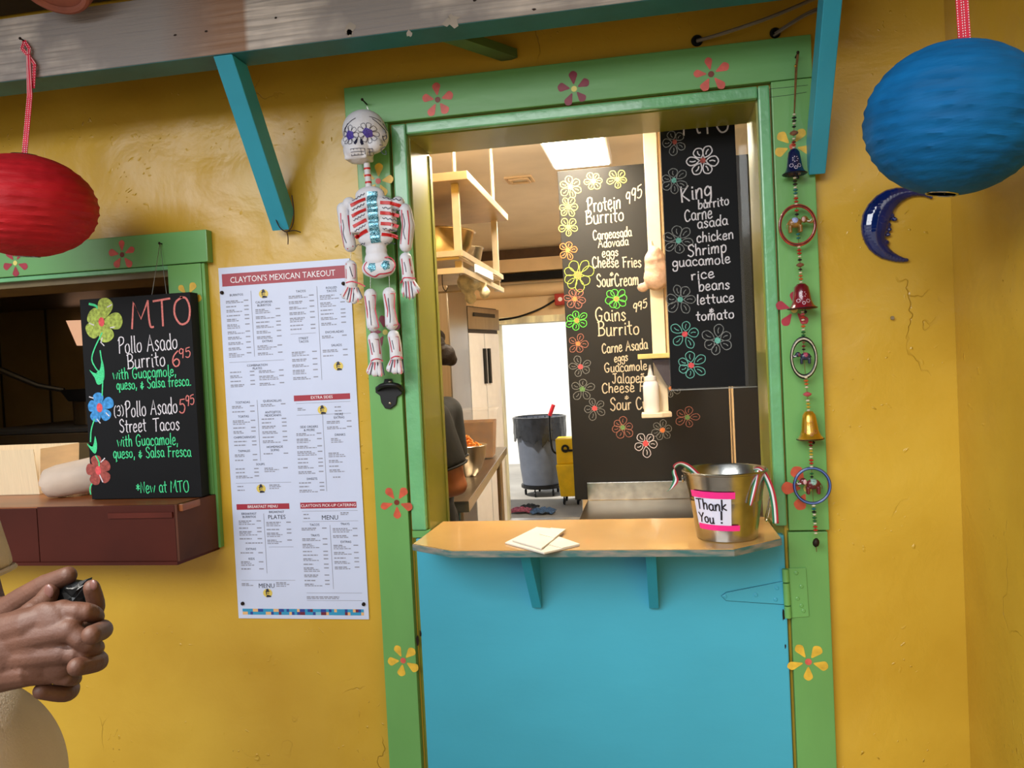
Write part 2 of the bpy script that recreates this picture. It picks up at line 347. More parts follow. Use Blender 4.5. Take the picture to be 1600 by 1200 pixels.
_fc = {}
def ftext(mb, s, x, z, h, Y, align='C', width=None, up=(0, 1), right=(1, 0)):
    """printed sans lettering appended as mesh to mb (x,z of baseline point, cap height h)"""
    if s not in _fc:
        cu = bpy.data.curves.new('t', 'FONT'); cu.body = s; cu.size = 1; cu.resolution_u = 2; o = bpy.data.objects.new('t', cu); COL.objects.link(o)
        dg = bpy.context.evaluated_depsgraph_get(); dg.update(); me = o.evaluated_get(dg).to_mesh()
        _fc[s] = ([v.co.copy() for v in me.vertices], [tuple(p.vertices) for p in me.polygons]); o.evaluated_get(dg).to_mesh_clear(); bpy.data.objects.remove(o); bpy.data.curves.remove(cu)
    vs, fs = _fc[s]; x0 = min(v.x for v in vs); x1 = max(v.x for v in vs); k = h/.69; kx = k if width is None else width/(x1-x0)
    ox = {'L': x0, 'C': (x0+x1)/2, 'R': x1}[align]; RX = Vector(right); UZ = Vector(up)
    mb.add([(x+RX.x*(v.x-ox)*kx+UZ.x*v.y*k, Y, z+RX.y*(v.x-ox)*kx+UZ.y*v.y*k) for v in vs], fs)
    return mb
# ================================================================== THE SETTING
w = MB()
for b in [(-4.2, -2.6, 0, 2.9), (-2.6, -1.2, 0, 1.1), (-2.6, -1.2, 1.755, 2.9), (-1.2, -.6, 0, 2.9), (-.6, .27, 2.05, 2.9), (.27, .8, 0, 2.9)]:
    w.box(b[0], b[1], 0, .17, b[2], b[3])
tag(w.build('wall_front', M_YEL), kind='structure')
tag(MB().box(.64, .8, -1.9, -.0005, 0, 2.9).build('wall_right', M_YEL), kind='structure')
# porch ground and yard
gm = mat('concrete_ground', '#8f8b84', .85, var=.1, scale=1.5, bump=.002, bscale=40)
tag(MB().box(-9, 9, -9, 0, -.12, 0).build('floor_porch', mat('dark_porch_ground', '#5c534a', .85, var=.1, scale=1.5, bump=.002, bscale=40)), kind='structure')
tag(MB().box(-9, 9, 5.47, 14, -.12, 0).build('floor_yard', gm), kind='structure')
tag(MB().box(-9, 9, 9.6, 9.8, 0, 3.4).build('wall_yard', mat('white_yard_wall', '#f3f1ec', .8, var=.02)), kind='structure')
# porch roof of dark planks, each plank a piece
M_ROOF = mat('dark_roof_plank', '#33281f', .8, var=.15, scale=5, stretch=(.2, 3, 1), bump=.001, bscale=20)
roof = MB().box(-4.2, 1.2, -1.3, -.001, 2.47, 2.51).build('porch_roof', M_ROOF); tag(roof, kind='structure')
for i in range(8):
    y0 = -1.3+i*.162; MB().box(-4.2, 1.2, y0, y0+.157, 2.445, 2.469).build('plank', M_ROOF, roof)
# ---- kitchen shell
M_KFLOOR = mat('grey_floor_tile', '#8d857c', .5, var=.08, scale=6)
kf = MB().box(-3.4, 1.4, .0, 5.47, -.12, -.01).build('floor', M_KFLOOR); tag(kf, kind='structure')
for i in range(6):
    for j in range(5):
        MB().box(-1.62+i*.2+.003, -1.62+(i+1)*.2-.003, 4.47+j*.2+.003, 4.47+(j+1)*.2-.003, -.01, 0).build('tile', M_KFLOOR, kf)
tag(MB().box(-3.4, 1.4, .17, 5.47, 2.5, 2.56).build('ceiling', M_CEIL), kind='structure')
DX0, DX1, DZ = -1.395, -.70, 1.83
wr = MB(); wr.box(-1.75, DX0-.06, 5.35, 5.47, 0, 2.5); wr.box(DX1, 1.4, 5.35, 5.47, 0, 2.5); wr.box(DX0-.06, DX1, 5.35, 5.47, DZ+.06, 2.5)
wr = wr.build('wall_rear', M_CREAM); tag(wr, kind='structure')
M_BROWN = mat('brown_trim', '#5a4028', .5, var=.08)
tag(MB().box(-1.75, 1.4, 5.30, 5.35, 2.40, 2.5).build('trim_3', M_BROWN), kind='structure')
tag(MB().box(-1.75, 1.4, 5.2, 5.35, 2.285, 2.40).build('trim_4', M_CREAM), kind='structure')
tag(MB().box(-1.75, 1.4, 5.25, 5.35, 2.215, 2.275).build('trim_5', M_BLACK), kind='structure')
tag(MB().lathe([(0.001, 0), (.06, 0), (.06, 3.1), (.001, 3.1)], (-1.73, 5.33, 2.13), (1, 0, 0), 20).build('trim_6', M_CREAM, smooth=True), kind='structure')
df = MB(); df.box(DX0-.06, DX0, 5.29, 5.50, 0, DZ+.06); df.box(DX0, DX1, 5.29, 5.50, DZ, DZ+.06)
df = df.build('door_2', mat('worn_cream_paint', '#e9e0bd', .6, var=.12, scale=6, stretch=(2, 2, .5), contrast=.3)); tag(df, kind='structure')
MB().box(DX0, DX1, 5.30, 5.48, 0, .02).build('threshold', mat('aluminium', '#d9d9d9', .35, .6), df)
MB().hexa([(DX1-.02, 5.5, .02), (DX1+.03, 5.5, .02), (DX1+.01, 6.7, .02), (DX1-.04, 6.7, .02), (DX1-.02, 5.5, 1.9), (DX1+.03, 5.5, 1.9), (DX1+.01, 6.7, 1.9), (DX1-.04, 6.7, 1.9)]).build('door_leaf', M_WHITE, df)
tag(MB().box(-1.75, -1.62, 1.6, 5.47, 0, 2.5).build('wall_left', M_CREAM), kind='structure')
wp = MB().box(-3.4, -1.62, 1.6, 1.72, 0, 2.5).build('wall_stove', M_STEELD); tag(wp, kind='structure')
for x in (-3.2, -2.93, -2.42, -1.95): MB().box(x, x+.006, 1.592, 1.6, .6, 2.5).build('panel_seam', M_DARKM, wp)
tag(MB().box(-3.52, -3.4, .0, 1.72, 0, 2.5).build('wall_side', M_STEELD), kind='structure')
tag(MB().box(1.4, 1.5, .0, 5.47, 0, 2.5).build('wall_far_right', M_CREAM), kind='structure')

# ---- front door casing (green boards with painted flowers)
cas = thing('trim_1', None, None, (-.16, 0, 0), kind='structure')
MB().box(-.708, .364, -.022, 0, 2.06, 2.152).build('head_board', M_GREENH, cas, bevel=.0018)
MB().box(-.685, -.603, -.022, 0, 0, 2.0585).build('side_board', M_GREEN, cas, bevel=.0018)
MB().box(.277, .362, -.022, 0, 1.0685, 2.0585).build('side_board', M_GREEN, cas, bevel=.0018)
MB().box(.2745, .358, -.022, 0, 0, 1.065).build('side_board', M_GREEN, cas, bevel=.0018)
MB().box(-.597, -.561, -.018, .002, 1.078, 2.0545).build('moulding', M_GREEN2, cas, bevel=.004)
MB().box(.249, .2735, -.018, .002, 1.078, 2.0545).build('moulding', M_GREEN2, cas, bevel=.004)
MB().box(-.560, .248, -.018, .002, 2.028, 2.0545).build('moulding', M_GREEN2, cas, bevel=.004)
MB().box(-.597, -.555, -.016, .002, 1.06, 1.0765).build('moulding_block', M_GREEN, cas)
MB().box(-.604, -.557, .003, .17, 0, 2.04).build('jamb', M_OLIVE, cas)
MB().box(.246, .275, .003, .17, 0, 2.04).build('jamb', M_OLIVE, cas)
MB().box(-.557, .246, .003, .17, 2.026, 2.055).build('jamb_head', M_OLIVE, cas)
MB().box(-.557, -.554, .16, .18, 1.0, 2.02).build('jamb_stop', M_OLIVE, cas)
crk = MB(); crk.ribbon([at(px, py, -.022).xz for px, py in ((1203, 139), (1225, 137), (1262, 133))], .0009, -.022, .0004); crk.ribbon([at(px, py, -.022).xz for px, py in ((1203, 152), (1230, 149), (1260, 144))], .0009, -.022, .0004)
crk.build('paint_crack', M_DARKM, cas, fix=False)
# ---- left order window casing
wcs = thing('trim_2', None, None, (-1.6, 0, 1.4), kind='structure')
MB().box(-2.75, -1.088, -.026, 0, 1.762, 1.842).build('head_board', M_GREENH, wcs, bevel=.0018)
MB().box(-2.75, -1.204, -.02, 0, 1.750, 1.7605).build('head_strip', M_GREEN2, wcs, bevel=.001)
MB().box(-1.204, -1.112, -.02, 0, 1.176, 1.7605).build('side_board', M_GREEN, wcs, bevel=.0018)
MB().box(-1.112, -1.104, -.016, 0, 1.04, 1.7605).build('side_edge', M_GREEN, wcs)
MB().box(-2.6, -1.2, .0, .17, 1.735, 1.755).build('jamb_head', mat('dull_brass_paint', '#6b5a34', .4), wcs)

FC = {'coral': '#cf5a4e', 'red': '#a5253a', 'maroon': '#7f1f36', 'yellow': '#dfb43a', 'dot_brown': '#7a2a18', 'pale': '#d9cf70', 'orange': '#c8563a'}
def painted_flower(c, r, Y, petal, centre, par, seed, n=5, a0=None, off=.0006, keep=None):
    g = random.Random(seed); mp = MB(); C = at(c[0], c[1], Y); rr = (at(c[0], c[1]-r, Y)-C).length; o = Vector((C.x, C.z)); a0 = math.pi/2 if a0 is None else R(a0)
    for i in (keep or range(n)):
        a = a0+2*math.pi*i/n+g.uniform(-.08, .08); d = Vector((math.cos(a), math.sin(a))); e = Vector((-d.y, d.x)); L = rr*g.uniform(.92, 1.06); wd = rr*g.uniform(.2, .26)
        P = catmull([o+d*L*.26, o+d*L*.5+e*wd*.55, o+d*L*.82+e*wd, o+d*L, o+d*L*.82-e*wd, o+d*L*.5-e*wd*.55], 4, True)
        mp.fill([tuple(q) for q in P], Y, off)
    f = mp.build('painted_flower', mat('paint_'+petal, FC[petal], .42, var=.12, scale=40), par, fix=False)
    f2 = MB().fill([(o.x+rr*.17*math.cos(t*.6283), o.y+rr*.17*math.sin(t*.6283)) for t in range(10)], Y, off+.0003).build('flower_centre', mat('paint_'+centre, FC[centre], .42, var=.1), f, fix=False)
for i, (c, r, p, ce, a0) in enumerate([((684, 156), 27, 'coral', 'dot_brown', 90), ((897, 139), 28, 'maroon', 'pale', 95), ((1111, 116), 29, 'coral', 'dot_brown', 95),
        ((591, 283), 27, 'yellow', 'coral', 80), ((602, 519), 26, 'maroon', 'pale', 98), ((620, 785), 26, 'orange', 'dot_brown', 55), ((630, 1032), 27, 'yellow', 'coral', 112),
        ((1238, 229), 30, 'yellow', 'orange', 130), ((1241, 484), 31, 'red', 'pale', 90), ((1263, 1034), 31, 'yellow', 'coral', 52)]):
    painted_flower(c, r, -.022, p, ce, cas, 20+i, a0=a0)
for i, (c, r, p, ce, a0) in enumerate([((24, 411), 23, 'red', 'pale', 54), ((191, 398), 24, 'coral', 'dot_brown', 90)]):
    painted_flower(c, r, -.026, p, ce, wcs, 40+i, a0=a0)
painted_flower((1262, 763), 39, -.022, 'orange', 'pale', cas, 33, n=6, a0=120, keep=(0, 1, 2))
painted_flower((294, 463), 24, -.02, 'yellow', 'coral', wcs, 44, a0=60)

# ---- turquoise dutch door (closed lower leaf)
d1 = thing('door_1', None, None, (-.16, 0, 0), kind='structure')
MB().box(-.588, .266, -.019, .03, .03, 1.058).build('door_leaf', M_TURQ, d1, bevel=.003)
chip = MB()
for k, (px, py, s_) in enumerate([(1224, 960, .006), (1227, 1010, .003), (657, 990, .004)]):
    C = at(px, py, -.019); chip.fill([(C.x+s_*.6*math.cos(t)*random.uniform(.6, 1.3), C.z+s_*2.5*math.sin(t)*random.uniform(.6, 1.2)) for t in [i*.7 for i in range(9)]], -.019, .0006)
chip.build('worn_patch', M_NAIL, d1, fix=False)
# green side chips
ch = MB(); C = at(653, 1000, -.022); ch.fill([(C.x+.005*math.cos(t)*random.uniform(.5, 1.2), C.z+.014*math.sin(t)*random.uniform(.5, 1.2)) for t in [i*.7 for i in range(9)]], -.022, .0008); ch.build('worn_patch', M_NAIL, cas, fix=False)

# strap hinge: turquoise strap on the leaf, green leaf on the casing
hg = thing('strap_hinge', 'painted steel strap hinge, turquoise strap on the door and green leaf on the casing', 'hinge', at(1232, 925, -.02))
P = [at(px, py, -.02) for px, py in ((1127, 931), (1135, 926), (1224, 908), (1226, 944), (1135, 938))]
MB().prism([(p.x, p.z) for p in P], -.0225, -.019).build('strap', M_TURQ, hg, bevel=.0006)
P = [at(px, py, -.024) for px, py in ((1232, 888), (1259, 887), (1264, 963), (1237, 965))]
MB().prism([(p.x, p.z) for p in P], -.0255, -.022).build('leaf', M_GREEN, hg, bevel=.0006)
for z0, z1, m in ((889, 909, M_GREEN), (911, 945, M_GREEN), (947, 965, M_GREEN)):
    a = at(1227+ (z0-889)*.06, z0, -.027); b = at(1227+(z1-889)*.06, z1, -.027)
    MB().tube([a, b], .0075, 14).build('knuckle', m, hg, smooth=True)
ol = MB(); ol.ribbon([at(px, py, -.0192).xz for px, py in ((1226, 907.5), (1135, 925), (1126.5, 931), (1134.5, 938.6), (1227, 945))], .0010, -.0192, .0002); ol.build('paint_crack', mat('dark_teal_crack', '#14525c', .7), hg, fix=False)  # dark outline drawn round the strap in place of its edge shadow
for px, py, m in ((1133, 932, 'turquoise_paint'), (1181, 930, 'turquoise_paint'), (1214, 919, 'turquoise_paint'), (1212, 937, 'turquoise_paint'), (1244, 895, 'green_paint'), (1252, 916, 'green_paint'), (1246, 935, 'green_paint'), (1252, 946, 'green_paint'), (1255, 954, 'green_paint')):
    c = at(px, py, -.0235); yb = -.0225 if px < 1230 else -.0255
    s_ = MB().lathe([(.0045, 0), (.0042, .0012), (.003, .0018), (.0028, .0012), (.0012, .0012)], (c.x, yb, c.z), (0, -1, 0), 14).build('screw', m, hg, smooth=True)

# ---- counter shelf on the door
cs = thing('counter_shelf', 'laminate counter shelf with worn teal plywood edge on the turquoise door', 'shelf', (-.15, -.1, 1.06))
pts = [(-.553, .10), (-.556, -.148), (-.449, -.216), (.140, -.220), (.246, -.125), (.2425, .10)]
M_PLY = mat('worn_teal_plywood_edge', '#3d6a68', .8, var=.2, scale=18, stretch=(1, 1, 5), col2='#8b8377', contrast=.25)
MB().slab(pts, 1.060, 1.0735).build('plywood_board', M_PLY, cs, bevel=.0012)
ins = [(x*.994-.0009, y+(.002 if y < 0 else 0)) for x, y in pts]
MB().slab(ins, 1.0737, 1.0752).build('laminate_top', mat('tan_laminate', '#c79a5b', .22, var=.06, scale=4, coat=.5), cs)
for x in (-.298, -.027):
    MB().hexa([(x-.011, -.019, .895), (x+.011, -.019, .895), (x+.011, -.019, 1.0595), (x-.011, -.019, 1.0595), (x-.011, -.032, .895), (x+.011, -.032, .895), (x+.011, -.17, 1.0595), (x-.011, -.17, 1.0595)]).build('bracket', M_TURQD, cs, bevel=.001)

# ---- order window ledge
lg = thing('window_ledge', 'red-brown painted wooden ledge box under the left order window', 'ledge', (-1.6, -.07, 1.04))
M_LT = mat('brown_wood_top', '#8a4c22', .4, var=.15, scale=6, stretch=(.3, 3, 1), coat=.2)
M_LF = mat('dark_red_board', '#45190f', .55, var=.15, scale=3, spec=.2)
MB().box(-2.6, -1.118, -.148, .34, 1.158, 1.175).build('top_board', M_LT, lg, bevel=.0015)
MB().slab([(-2.6, -.16), (-1.133, -.16), (-1.117, -.0005), (-2.6, -.0005)], 1.032, 1.04).build('bottom_lip', M_LF, lg)
for x0, x1 in ((-2.6, -1.508), (-1.506, -1.134)):
    MB().box(x0, x1, -.155, -.148, 1.04, 1.172 if x0 < -2 else 1.175).build('front_board', M_LF, lg, bevel=.001)
MB().hexa([(-1.136, -.155, 1.04), (-1.129, -.155, 1.04), (-1.108, -.0005, 1.04), (-1.118, -.0005, 1.04), (-1.136, -.155, 1.175), (-1.129, -.155, 1.175), (-1.108, -.0005, 1.175), (-1.118, -.0005, 1.175)]).build('end_board', mat('faded_brown_board', '#5a3526', .55, var=.15, scale=5, spec=.2), lg)
MB().box(-1.31, -1.14, -.159, -.1552, 1.145, 1.158).build('worn_strip', mat('faded_red_strip', '#5a2419', .55, spec=.2), lg)

# ---- overhead beam of weathered wood, rail behind it, braces
def beam_mat():
    m = bpy.data.materials.new('weathered_beam_wood'); m.use_nodes = True; n = m.node_tree; L = n.links.new; N = n.nodes.new; B = n.nodes['Principled BSDF']; B.inputs['Roughness'].default_value = .85
    g = N('ShaderNodeNewGeometry'); mp = N('ShaderNodeMapping'); mp.inputs['Scale'].default_value = (2.0, 9, 60); L(g.outputs['Position'], mp.inputs[0])
    a = N('ShaderNodeTexNoise'); a.inputs['Scale'].default_value = 2.2; a.inputs['Detail'].default_value = 8; a.inputs['Distortion'].default_value = .4; L(mp.outputs[0], a.inputs[0])
    r = N('ShaderNodeValToRGB'); e = r.color_ramp.elements; e[0].position = .3; e[0].color = lin('#8b837c'); e[1].position = .62; e[1].color = lin('#d2c7bd'); L(a.outputs['Fac'], r.inputs[0])
    b = N('ShaderNodeTexNoise'); b.inputs['Scale'].default_value = 5; b.inputs['Detail'].default_value = 4; L(g.outputs['Position'], b.inputs[0])
    rb = N('ShaderNodeValToRGB'); rb.color_ramp.elements[0].position = .42; rb.color_ramp.elements[1].position = .6; L(b.outputs['Fac'], rb.inputs[0])
    m1 = N('ShaderNodeMixRGB'); m1.inputs[1].default_value = lin('#8c8683'); L(r.outputs[0], m1.inputs[2]); L(rb.outputs[0], m1.inputs[0]); m1.inputs[0].default_value = .5
    # brown water stain across part of the board (x about -0.9 .. -0.8)
    sp = N('ShaderNodeSeparateXYZ'); L(g.outputs['Position'], sp.inputs[0]); sr = N('ShaderNodeValToRGB'); ce = sr.color_ramp.elements
    mr = N('ShaderNodeMapRange'); mr.inputs[1].default_value = -1.15; mr.inputs[2].default_value = -.75; L(sp.outputs['X'], mr.inputs[0]); L(mr.outputs[0], sr.inputs[0])
    ce[0].position = .3; ce[0].color = (0, 0, 0, 1); ce[1].position = .66; ce[1].color = (.75, .75, .75, 1); q = ce.new(.80); q.color = (.8, .8, .8, 1); q = ce.new(.83); q.color = (0, 0, 0, 1)
    m2 = N('ShaderNodeMixRGB'); L(sr.outputs[0], m2.inputs[0]); L(m1.outputs[0], m2.inputs[1]); m2.inputs[2].default_value = lin('#8a5f3e'); L(m2.outputs[0], B.inputs['Base Color'])
    bp = N('ShaderNodeBump'); bp.inputs['Distance'].default_value = .004; L(a.outputs['Fac'], bp.inputs['Height']); L(bp.outputs[0], B.inputs['Normal']); MATS['weathered_beam_wood'] = m; return m
bt = thing('overhead_beam', 'weathered grey wooden beam with teal underside running above the windows', 'beam', (-1.2, -.25, 2.17))
MB().box(-3.2, .42, -.27, -.232, 2.163, 2.302).build('face_board', beam_mat(), bt, bevel=.002)
MB().box(-3.2, .42, -.2315, -.192, 2.172, 2.30).build('back_rail', M_TEAL, bt)
MB().box(-3.2, .42, -.2685, -.1925, 2.1618, 2.1628).build('teal_underside', M_TEAL, bt)
MB().bar((-.43, -.19, 2.19), (-.30, .0, 2.19), .04, .02).build('cross_block', mat('olive_block', '#4f6a3a', .6), bt)
fl = MB()
for px, py, s_ in ((545, 45, 1), (705, 32, 1.1), (545, 50, .7), (640, 52, .5)):
    C = at(px, py, -.27); fl.fill([(C.x+.016*s_*math.cos(t)*random.uniform(.3, 1.3), C.z+.016*s_*math.sin(t)*random.uniform(.4, 1.2)) for t in [i*.5 for i in range(12)]], -.27, .0006)
fl.build('paint_flake', mat('old_cream_paint', '#9a9084', .7, var=.1), bt, fix=False)
kn = MB()
for px, py in ((323, 49), (431, 28), (741, 1), (834, 15), (274, 55)):
    C = at(px, py, -.27); kn.fill([(C.x+.004*math.cos(t)*random.uniform(.4, 1.4), C.z+.0022*math.sin(t)) for t in [i*.7 for i in range(9)]], -.27, .0008)
kn.build('knot', M_NAIL, bt, fix=False)
for nm, x0, x1, z0, lb in (('left', -.906, -.862, 1.822, 'turquoise diagonal wooden brace under the beam left of the skeleton'), ('right', .3455, .380, 1.846, 'turquoise diagonal wooden brace beside the beaded garland at upper right')):
    top = 2.1612
    b = MB().hexa([(x0, -.0005, z0), (x1, -.0005, z0), (x1, -.0005, z0+.07), (x0, -.0005, z0+.07), (x0, -.262, top), (x1, -.262, top), (x1, -.20, top), (x0, -.20, top)] if 0 else
        [(x0, -.0005, z0+.05), (x1, -.0005, z0+.05), (x1, -.035, z0), (x0, -.035, z0), (x0, -.20, top), (x1, -.20, top), (x1, -.266, top-.0), (x0, -.266, top)])
    o = b.build('diagonal_brace', M_TURQD, bevel=.002); tag(o, lb, 'brace', 'turquoise braces holding the beam')
    if nm == 'left':
        tie = catmull([at(px, py, y) for px, py, y in ((456, 305, -.06), (459, 330, -.055), (457, 352, -.05), (448, 362, -.05), (437, 355, -.05), (430, 340, -.05))], 4)
        t1 = MB().tube(tie, .0014, 6).tube(catmull([at(448, 362, -.05), at(450, 370, -.05), at(450, 382, -.048)], 3), .0012, 6).tube(catmull([at(449, 362, -.05), at(460, 360, -.045), at(470, 363, -.04)], 3), .0012, 6)
        tag(t1.build('string_tie', mat('dark_string', '#2b1c18', .9), smooth=True), 'thin dark string tied round the foot of the left brace', 'string')

# ---- flowerpot on a bracket shelf high above the beam
fp = thing('flower_pot', 'terracotta pot seen from below, hanging above the beam at top left', 'pot', (-1.30, -.37, 2.345))
M_TER = mat('terracotta', '#8f5240', .8, var=.12, scale=20)
c_ = at(80, -28, -.37)
MB().lathe([(.075, 0), (.078, .004), (.10, .12), (.112, .12), (.115, .15), (.10, .15), (.098, .125), (.07, .02), (.0, .02)], (c_.x, -.37, c_.z-.0), (0, .5, 1), 36).build('pot_body', M_TER, fp, smooth=True)
MB().torus((c_.x, -.37, c_.z-.002), .068, .008, (0, .5, 1), 36, 8).build('foot_ring', M_TER, fp, smooth=True)
for s in (-1, 1): MB().tube([(c_.x+s*.1, -.37, c_.z+.13), (c_.x+s*.1, -.37, 2.444)], .002, 6).build('hanging_wire', M_DARKM, fp)

# ---- pipes through the wall over the door
M_CAB = mat('grey_cable', '#6b6152', .6, var=.1)
for k, (pp, r_, lb) in enumerate([([(1089, 64, -.012), (1130, 52, -.04), (1190, 32, -.055), (1240, 12, -.06), (1300, -14, -.06)], .0042, 'thicker grey cable entering the left hole over the door'),
        ([(1211, 52, -.008), (1235, 36, -.03), (1262, 20, -.04), (1295, 6, -.05), (1340, -18, -.06)], .0028, 'thin pale cable entering the right hole over the door')]):
    c = thing('wall_cable', lb, 'cable', at(*pp[0][:2], -.005), group='cables entering the wall over the door')
    MB().tube(catmull([at(*q) for q in pp], 6), r_, 8).build('cable', M_CAB, c, smooth=True)
    if k == 1: MB().tube(catmull([at(q[0]-2, q[1]+4, q[2]) for q in pp], 6), r_, 8).build('cable', M_CAB, c, smooth=True)
    C = at(*pp[0][:2], -.001); MB().torus((C.x, -.003, C.z), .009 if k == 0 else .008, .004, (0, 1, 0), 18, 6).build('hole_rim', M_DARKM, c, smooth=True)
    MB().lathe([(.008, 0), (.008, .002)], (C.x, -.001, C.z), (0, -1, 0), 14).build('hole', M_DARKM, c)

# ---- paper lanterns
def lantern(c, r, squash, tiltx, tiltz, m, label, ribbon_pts, mr, seed, hang):
    g = random.Random(seed); t = thing('paper_lantern', label, 'lantern', c, 'paper lanterns hanging from red ribbons')
    mb = MB(); ribs = 17; prof = []
    for i in range(ribs*4+1):
        u = i/(ribs*4); th = math.pi*(.055+.89*u); k = abs(math.sin(ribs*math.pi*u)); prof.append((r*math.sin(th)*(1-.018*k), -r*squash*math.cos(th), i))
    n = 96; vs = []; fs = []
    ph = [g.uniform(0, 6.28) for _ in range(ribs+1)]
    for (rr, h, i) in prof:
        for j in range(n):
            a = 2*math.pi*j/n; k = abs(math.sin(ribs*math.pi*i/(ribs*4))); w_ = rr+r*.008*k*math.sin(9*a+ph[i//4])+r*.005*k*math.sin(23*a+ph[i//4]*3)
            vs.append((w_*math.cos(a), w_*math.sin(a), h))
    for i in range(len(prof)-1):
        for j in range(n): fs.append((i*n+j, i*n+(j+1) % n, (i+1)*n+(j+1) % n, (i+1)*n+j))
    M = Matrix.Translation(c) @ Matrix.Rotation(R(tiltx), 4, 'Y') @ Matrix.Rotation(R(tiltz), 4, 'X')
    mb.add([M @ Vector(v) for v in vs], fs); mb.build('paper_shade', m, t, smooth=True)
    for s in (-1, 1):
        q = prof[0 if s < 0 else -1]; MB().torus(M @ Vector((0, 0, q[1])), q[0], .0016, M.to_3x3() @ Vector((0, 0, 1)), 32, 6).build('end_ring', M_ZINC, t, smooth=True)
    top = M @ Vector((0, 0, prof[-1][1])); q = prof[-1][0]
    w1 = MB(); e = M.to_3x3() @ Vector((1, 0, 0)); w1.tube([top-e*q, top, top+e*q], .0012, 6); w1.tube([top+e*.002, M @ Vector((.004, 0, prof[0][1]))], .0012, 6); w1.build('wire_frame', M_ZINC, t)
    rb = ribbon_pts(top)
    for i, pl in enumerate(rb):
        ms = MB(); d0 = None
        for a, b in zip(pl[:-1], pl[1:]): ms.bar(a, b, .009 if i < 2 else .008, .0012, (0, -1, 0))
        o = ms.build('ribbon', mr, t)
        ed = MB()
        for sx in (-.003, .003):
            P_ = [Vector((p.x+sx, p.y-.0009, p.z)) for p in pl]; dist = 0; L_ = (P_[-1]-P_[0]).length; k = max(4, int(L_/.004)); 
            for q_ in range(k):
                f = q_/k*(len(P_)-1); i0 = int(f); p = P_[i0].lerp(P_[min(i0+1, len(P_)-1)], f-i0); ed.ball(p, (.0008, .0006, .0011), 5, 4)
        ed.build('white_stitching', M_WHITE, o)
    return t
M_RED = mat('red_crinkled_paper', '#b3141f', .62, var=.1, scale=7, bump=.0018, bscale=30, stretch=(1, 1, 5), spec=.3); M_BLUE = mat('blue_crinkled_paper', '#035a90', .7, var=.12, scale=7, spec=.2, bump=.0015, bscale=30, stretch=(1, 1, 5))
M_RIB = mat('pink_red_ribbon', '#cf1b3c', .6, var=.1, scale=60)
def rib_red(top):
    nl = at(38, 64, -.276); kn_ = at(44, 86, -.279)
    return [[top+Vector((-.002, 0, .0)), at(45, 150, -.282), kn_], [top+Vector((.003, 0, 0)), at(48, 150, -.286), kn_+Vector((.003, -.002, 0))], [kn_, at(54, 100, -.28), at(52, 138, -.281)],
            [kn_, at(34, 76, -.28), nl], [kn_, at(46, 76, -.28), nl]]
lantern(at(40, 322, -.30), .1475, .76, 6, 4, M_RED, 'red crinkled paper lantern hanging from the weathered beam at left', rib_red, M_RIB, 1, None)
nl = at(38, 64, -.272); tag(MB().tube([nl+Vector((0, .0015, 0)), nl+Vector((0, -.012, .001))], .0018, 8).ball(nl+Vector((0, -.012, .001)), .0032, 8, 6).build('nail', M_NAIL, smooth=True), 'small nail in the beam holding the red ribbon', 'nail')
def rib_blue(top):
    u = at(1481, -60, -.5); u.z = 2.44; u.x = top.x-.012
    return [[top+Vector((-.004, 0, 0)), u+Vector((-.004, 0, 0))], [top+Vector((.005, -.001, 0)), u+Vector((.005, -.001, 0))]]
lb_ = lantern(at(1489, 187, -.5), .1315, .885, 9, 3, M_BLUE, 'blue crinkled paper lantern hanging by the right wall', rib_blue, M_RIB, 2, None)

# ---- blue ceramic moon face
mt = thing('moon_ornament', 'glossy dark blue ceramic crescent moon with a face on the right wall', 'ornament', at(1370, 350, 0))
M_MOON = mat('cobalt_glaze', '#0a1f5e', .12, var=.15, scale=30, coat=1)
q = MB(); cl_ = [(1455, 309, 2.5), (1446, 304, 4), (1436, 302, 5.5), (1425, 301, 7.5), (1413, 302.5, 10.5), (1401, 306, 14), (1390, 312, 17.5), (1381, 320, 20), (1374, 330, 22), (1369, 341, 23), (1367, 352, 22.5), (1366, 362, 20.5), (1367, 372, 18), (1370, 381, 15.5), (1375, 388, 13.5), (1382, 395, 11), (1391, 400, 8.5), (1401, 404, 6.5), (1411, 406.5, 4.5), (1421, 406.5, 2.8)]
k_ = (at(1401, 350, 0)-at(1400, 350, 0)).length
for (x0, y0, r0), (x1, y1, r1) in zip(cl_[:-1], cl_[1:]):
    for f_ in (0, .5): p = at(x0+(x1-x0)*f_, y0+(y1-y0)*f_, -.003); r_ = (r0+(r1-r0)*f_)*k_; q.ball(p, (r_, .006+r_*.38, r_), 16, 10)
for px, py, r0 in ((1393, 337, 5), (1398, 343, 4.5), (1390, 331, 5), (1388, 352, 5), (1390, 359, 4), (1388, 367, 4), (1384, 379, 6)): q.ball(at(px, py, -.005), (r0*k_, .007, r0*k_*.8), 12, 8)
q = remesh(q, .0016, 2); q.v = [Vector((v.x, min(v.y, -.0004), v.z)) for v in q.v]; q.build('crescent', M_MOON, mt, smooth=True)
MB().tube(catmull([at(1373, 341, -.0185), at(1378, 338, -.0185), at(1385, 341, -.0165)], 3), .0016, 6).tube(catmull([at(1373, 346, -.0185), at(1379, 349, -.018), at(1385, 346, -.0165)], 3), .0012, 6).build('eye', M_MOON, mt, smooth=True)
c = at(1393, 497, 0); tag(MB().tube([(c.x, -.0005, c.z), (c.x, -.006, c.z)], .0022, 8).lathe([(.0001, 0), (.0045, 0), (.004, .0015)], (c.x, -.006, c.z), (0, -1, 0), 10).build('screw', M_STEEL, smooth=True), 'small screw in the yellow wall below the moon', 'screw')
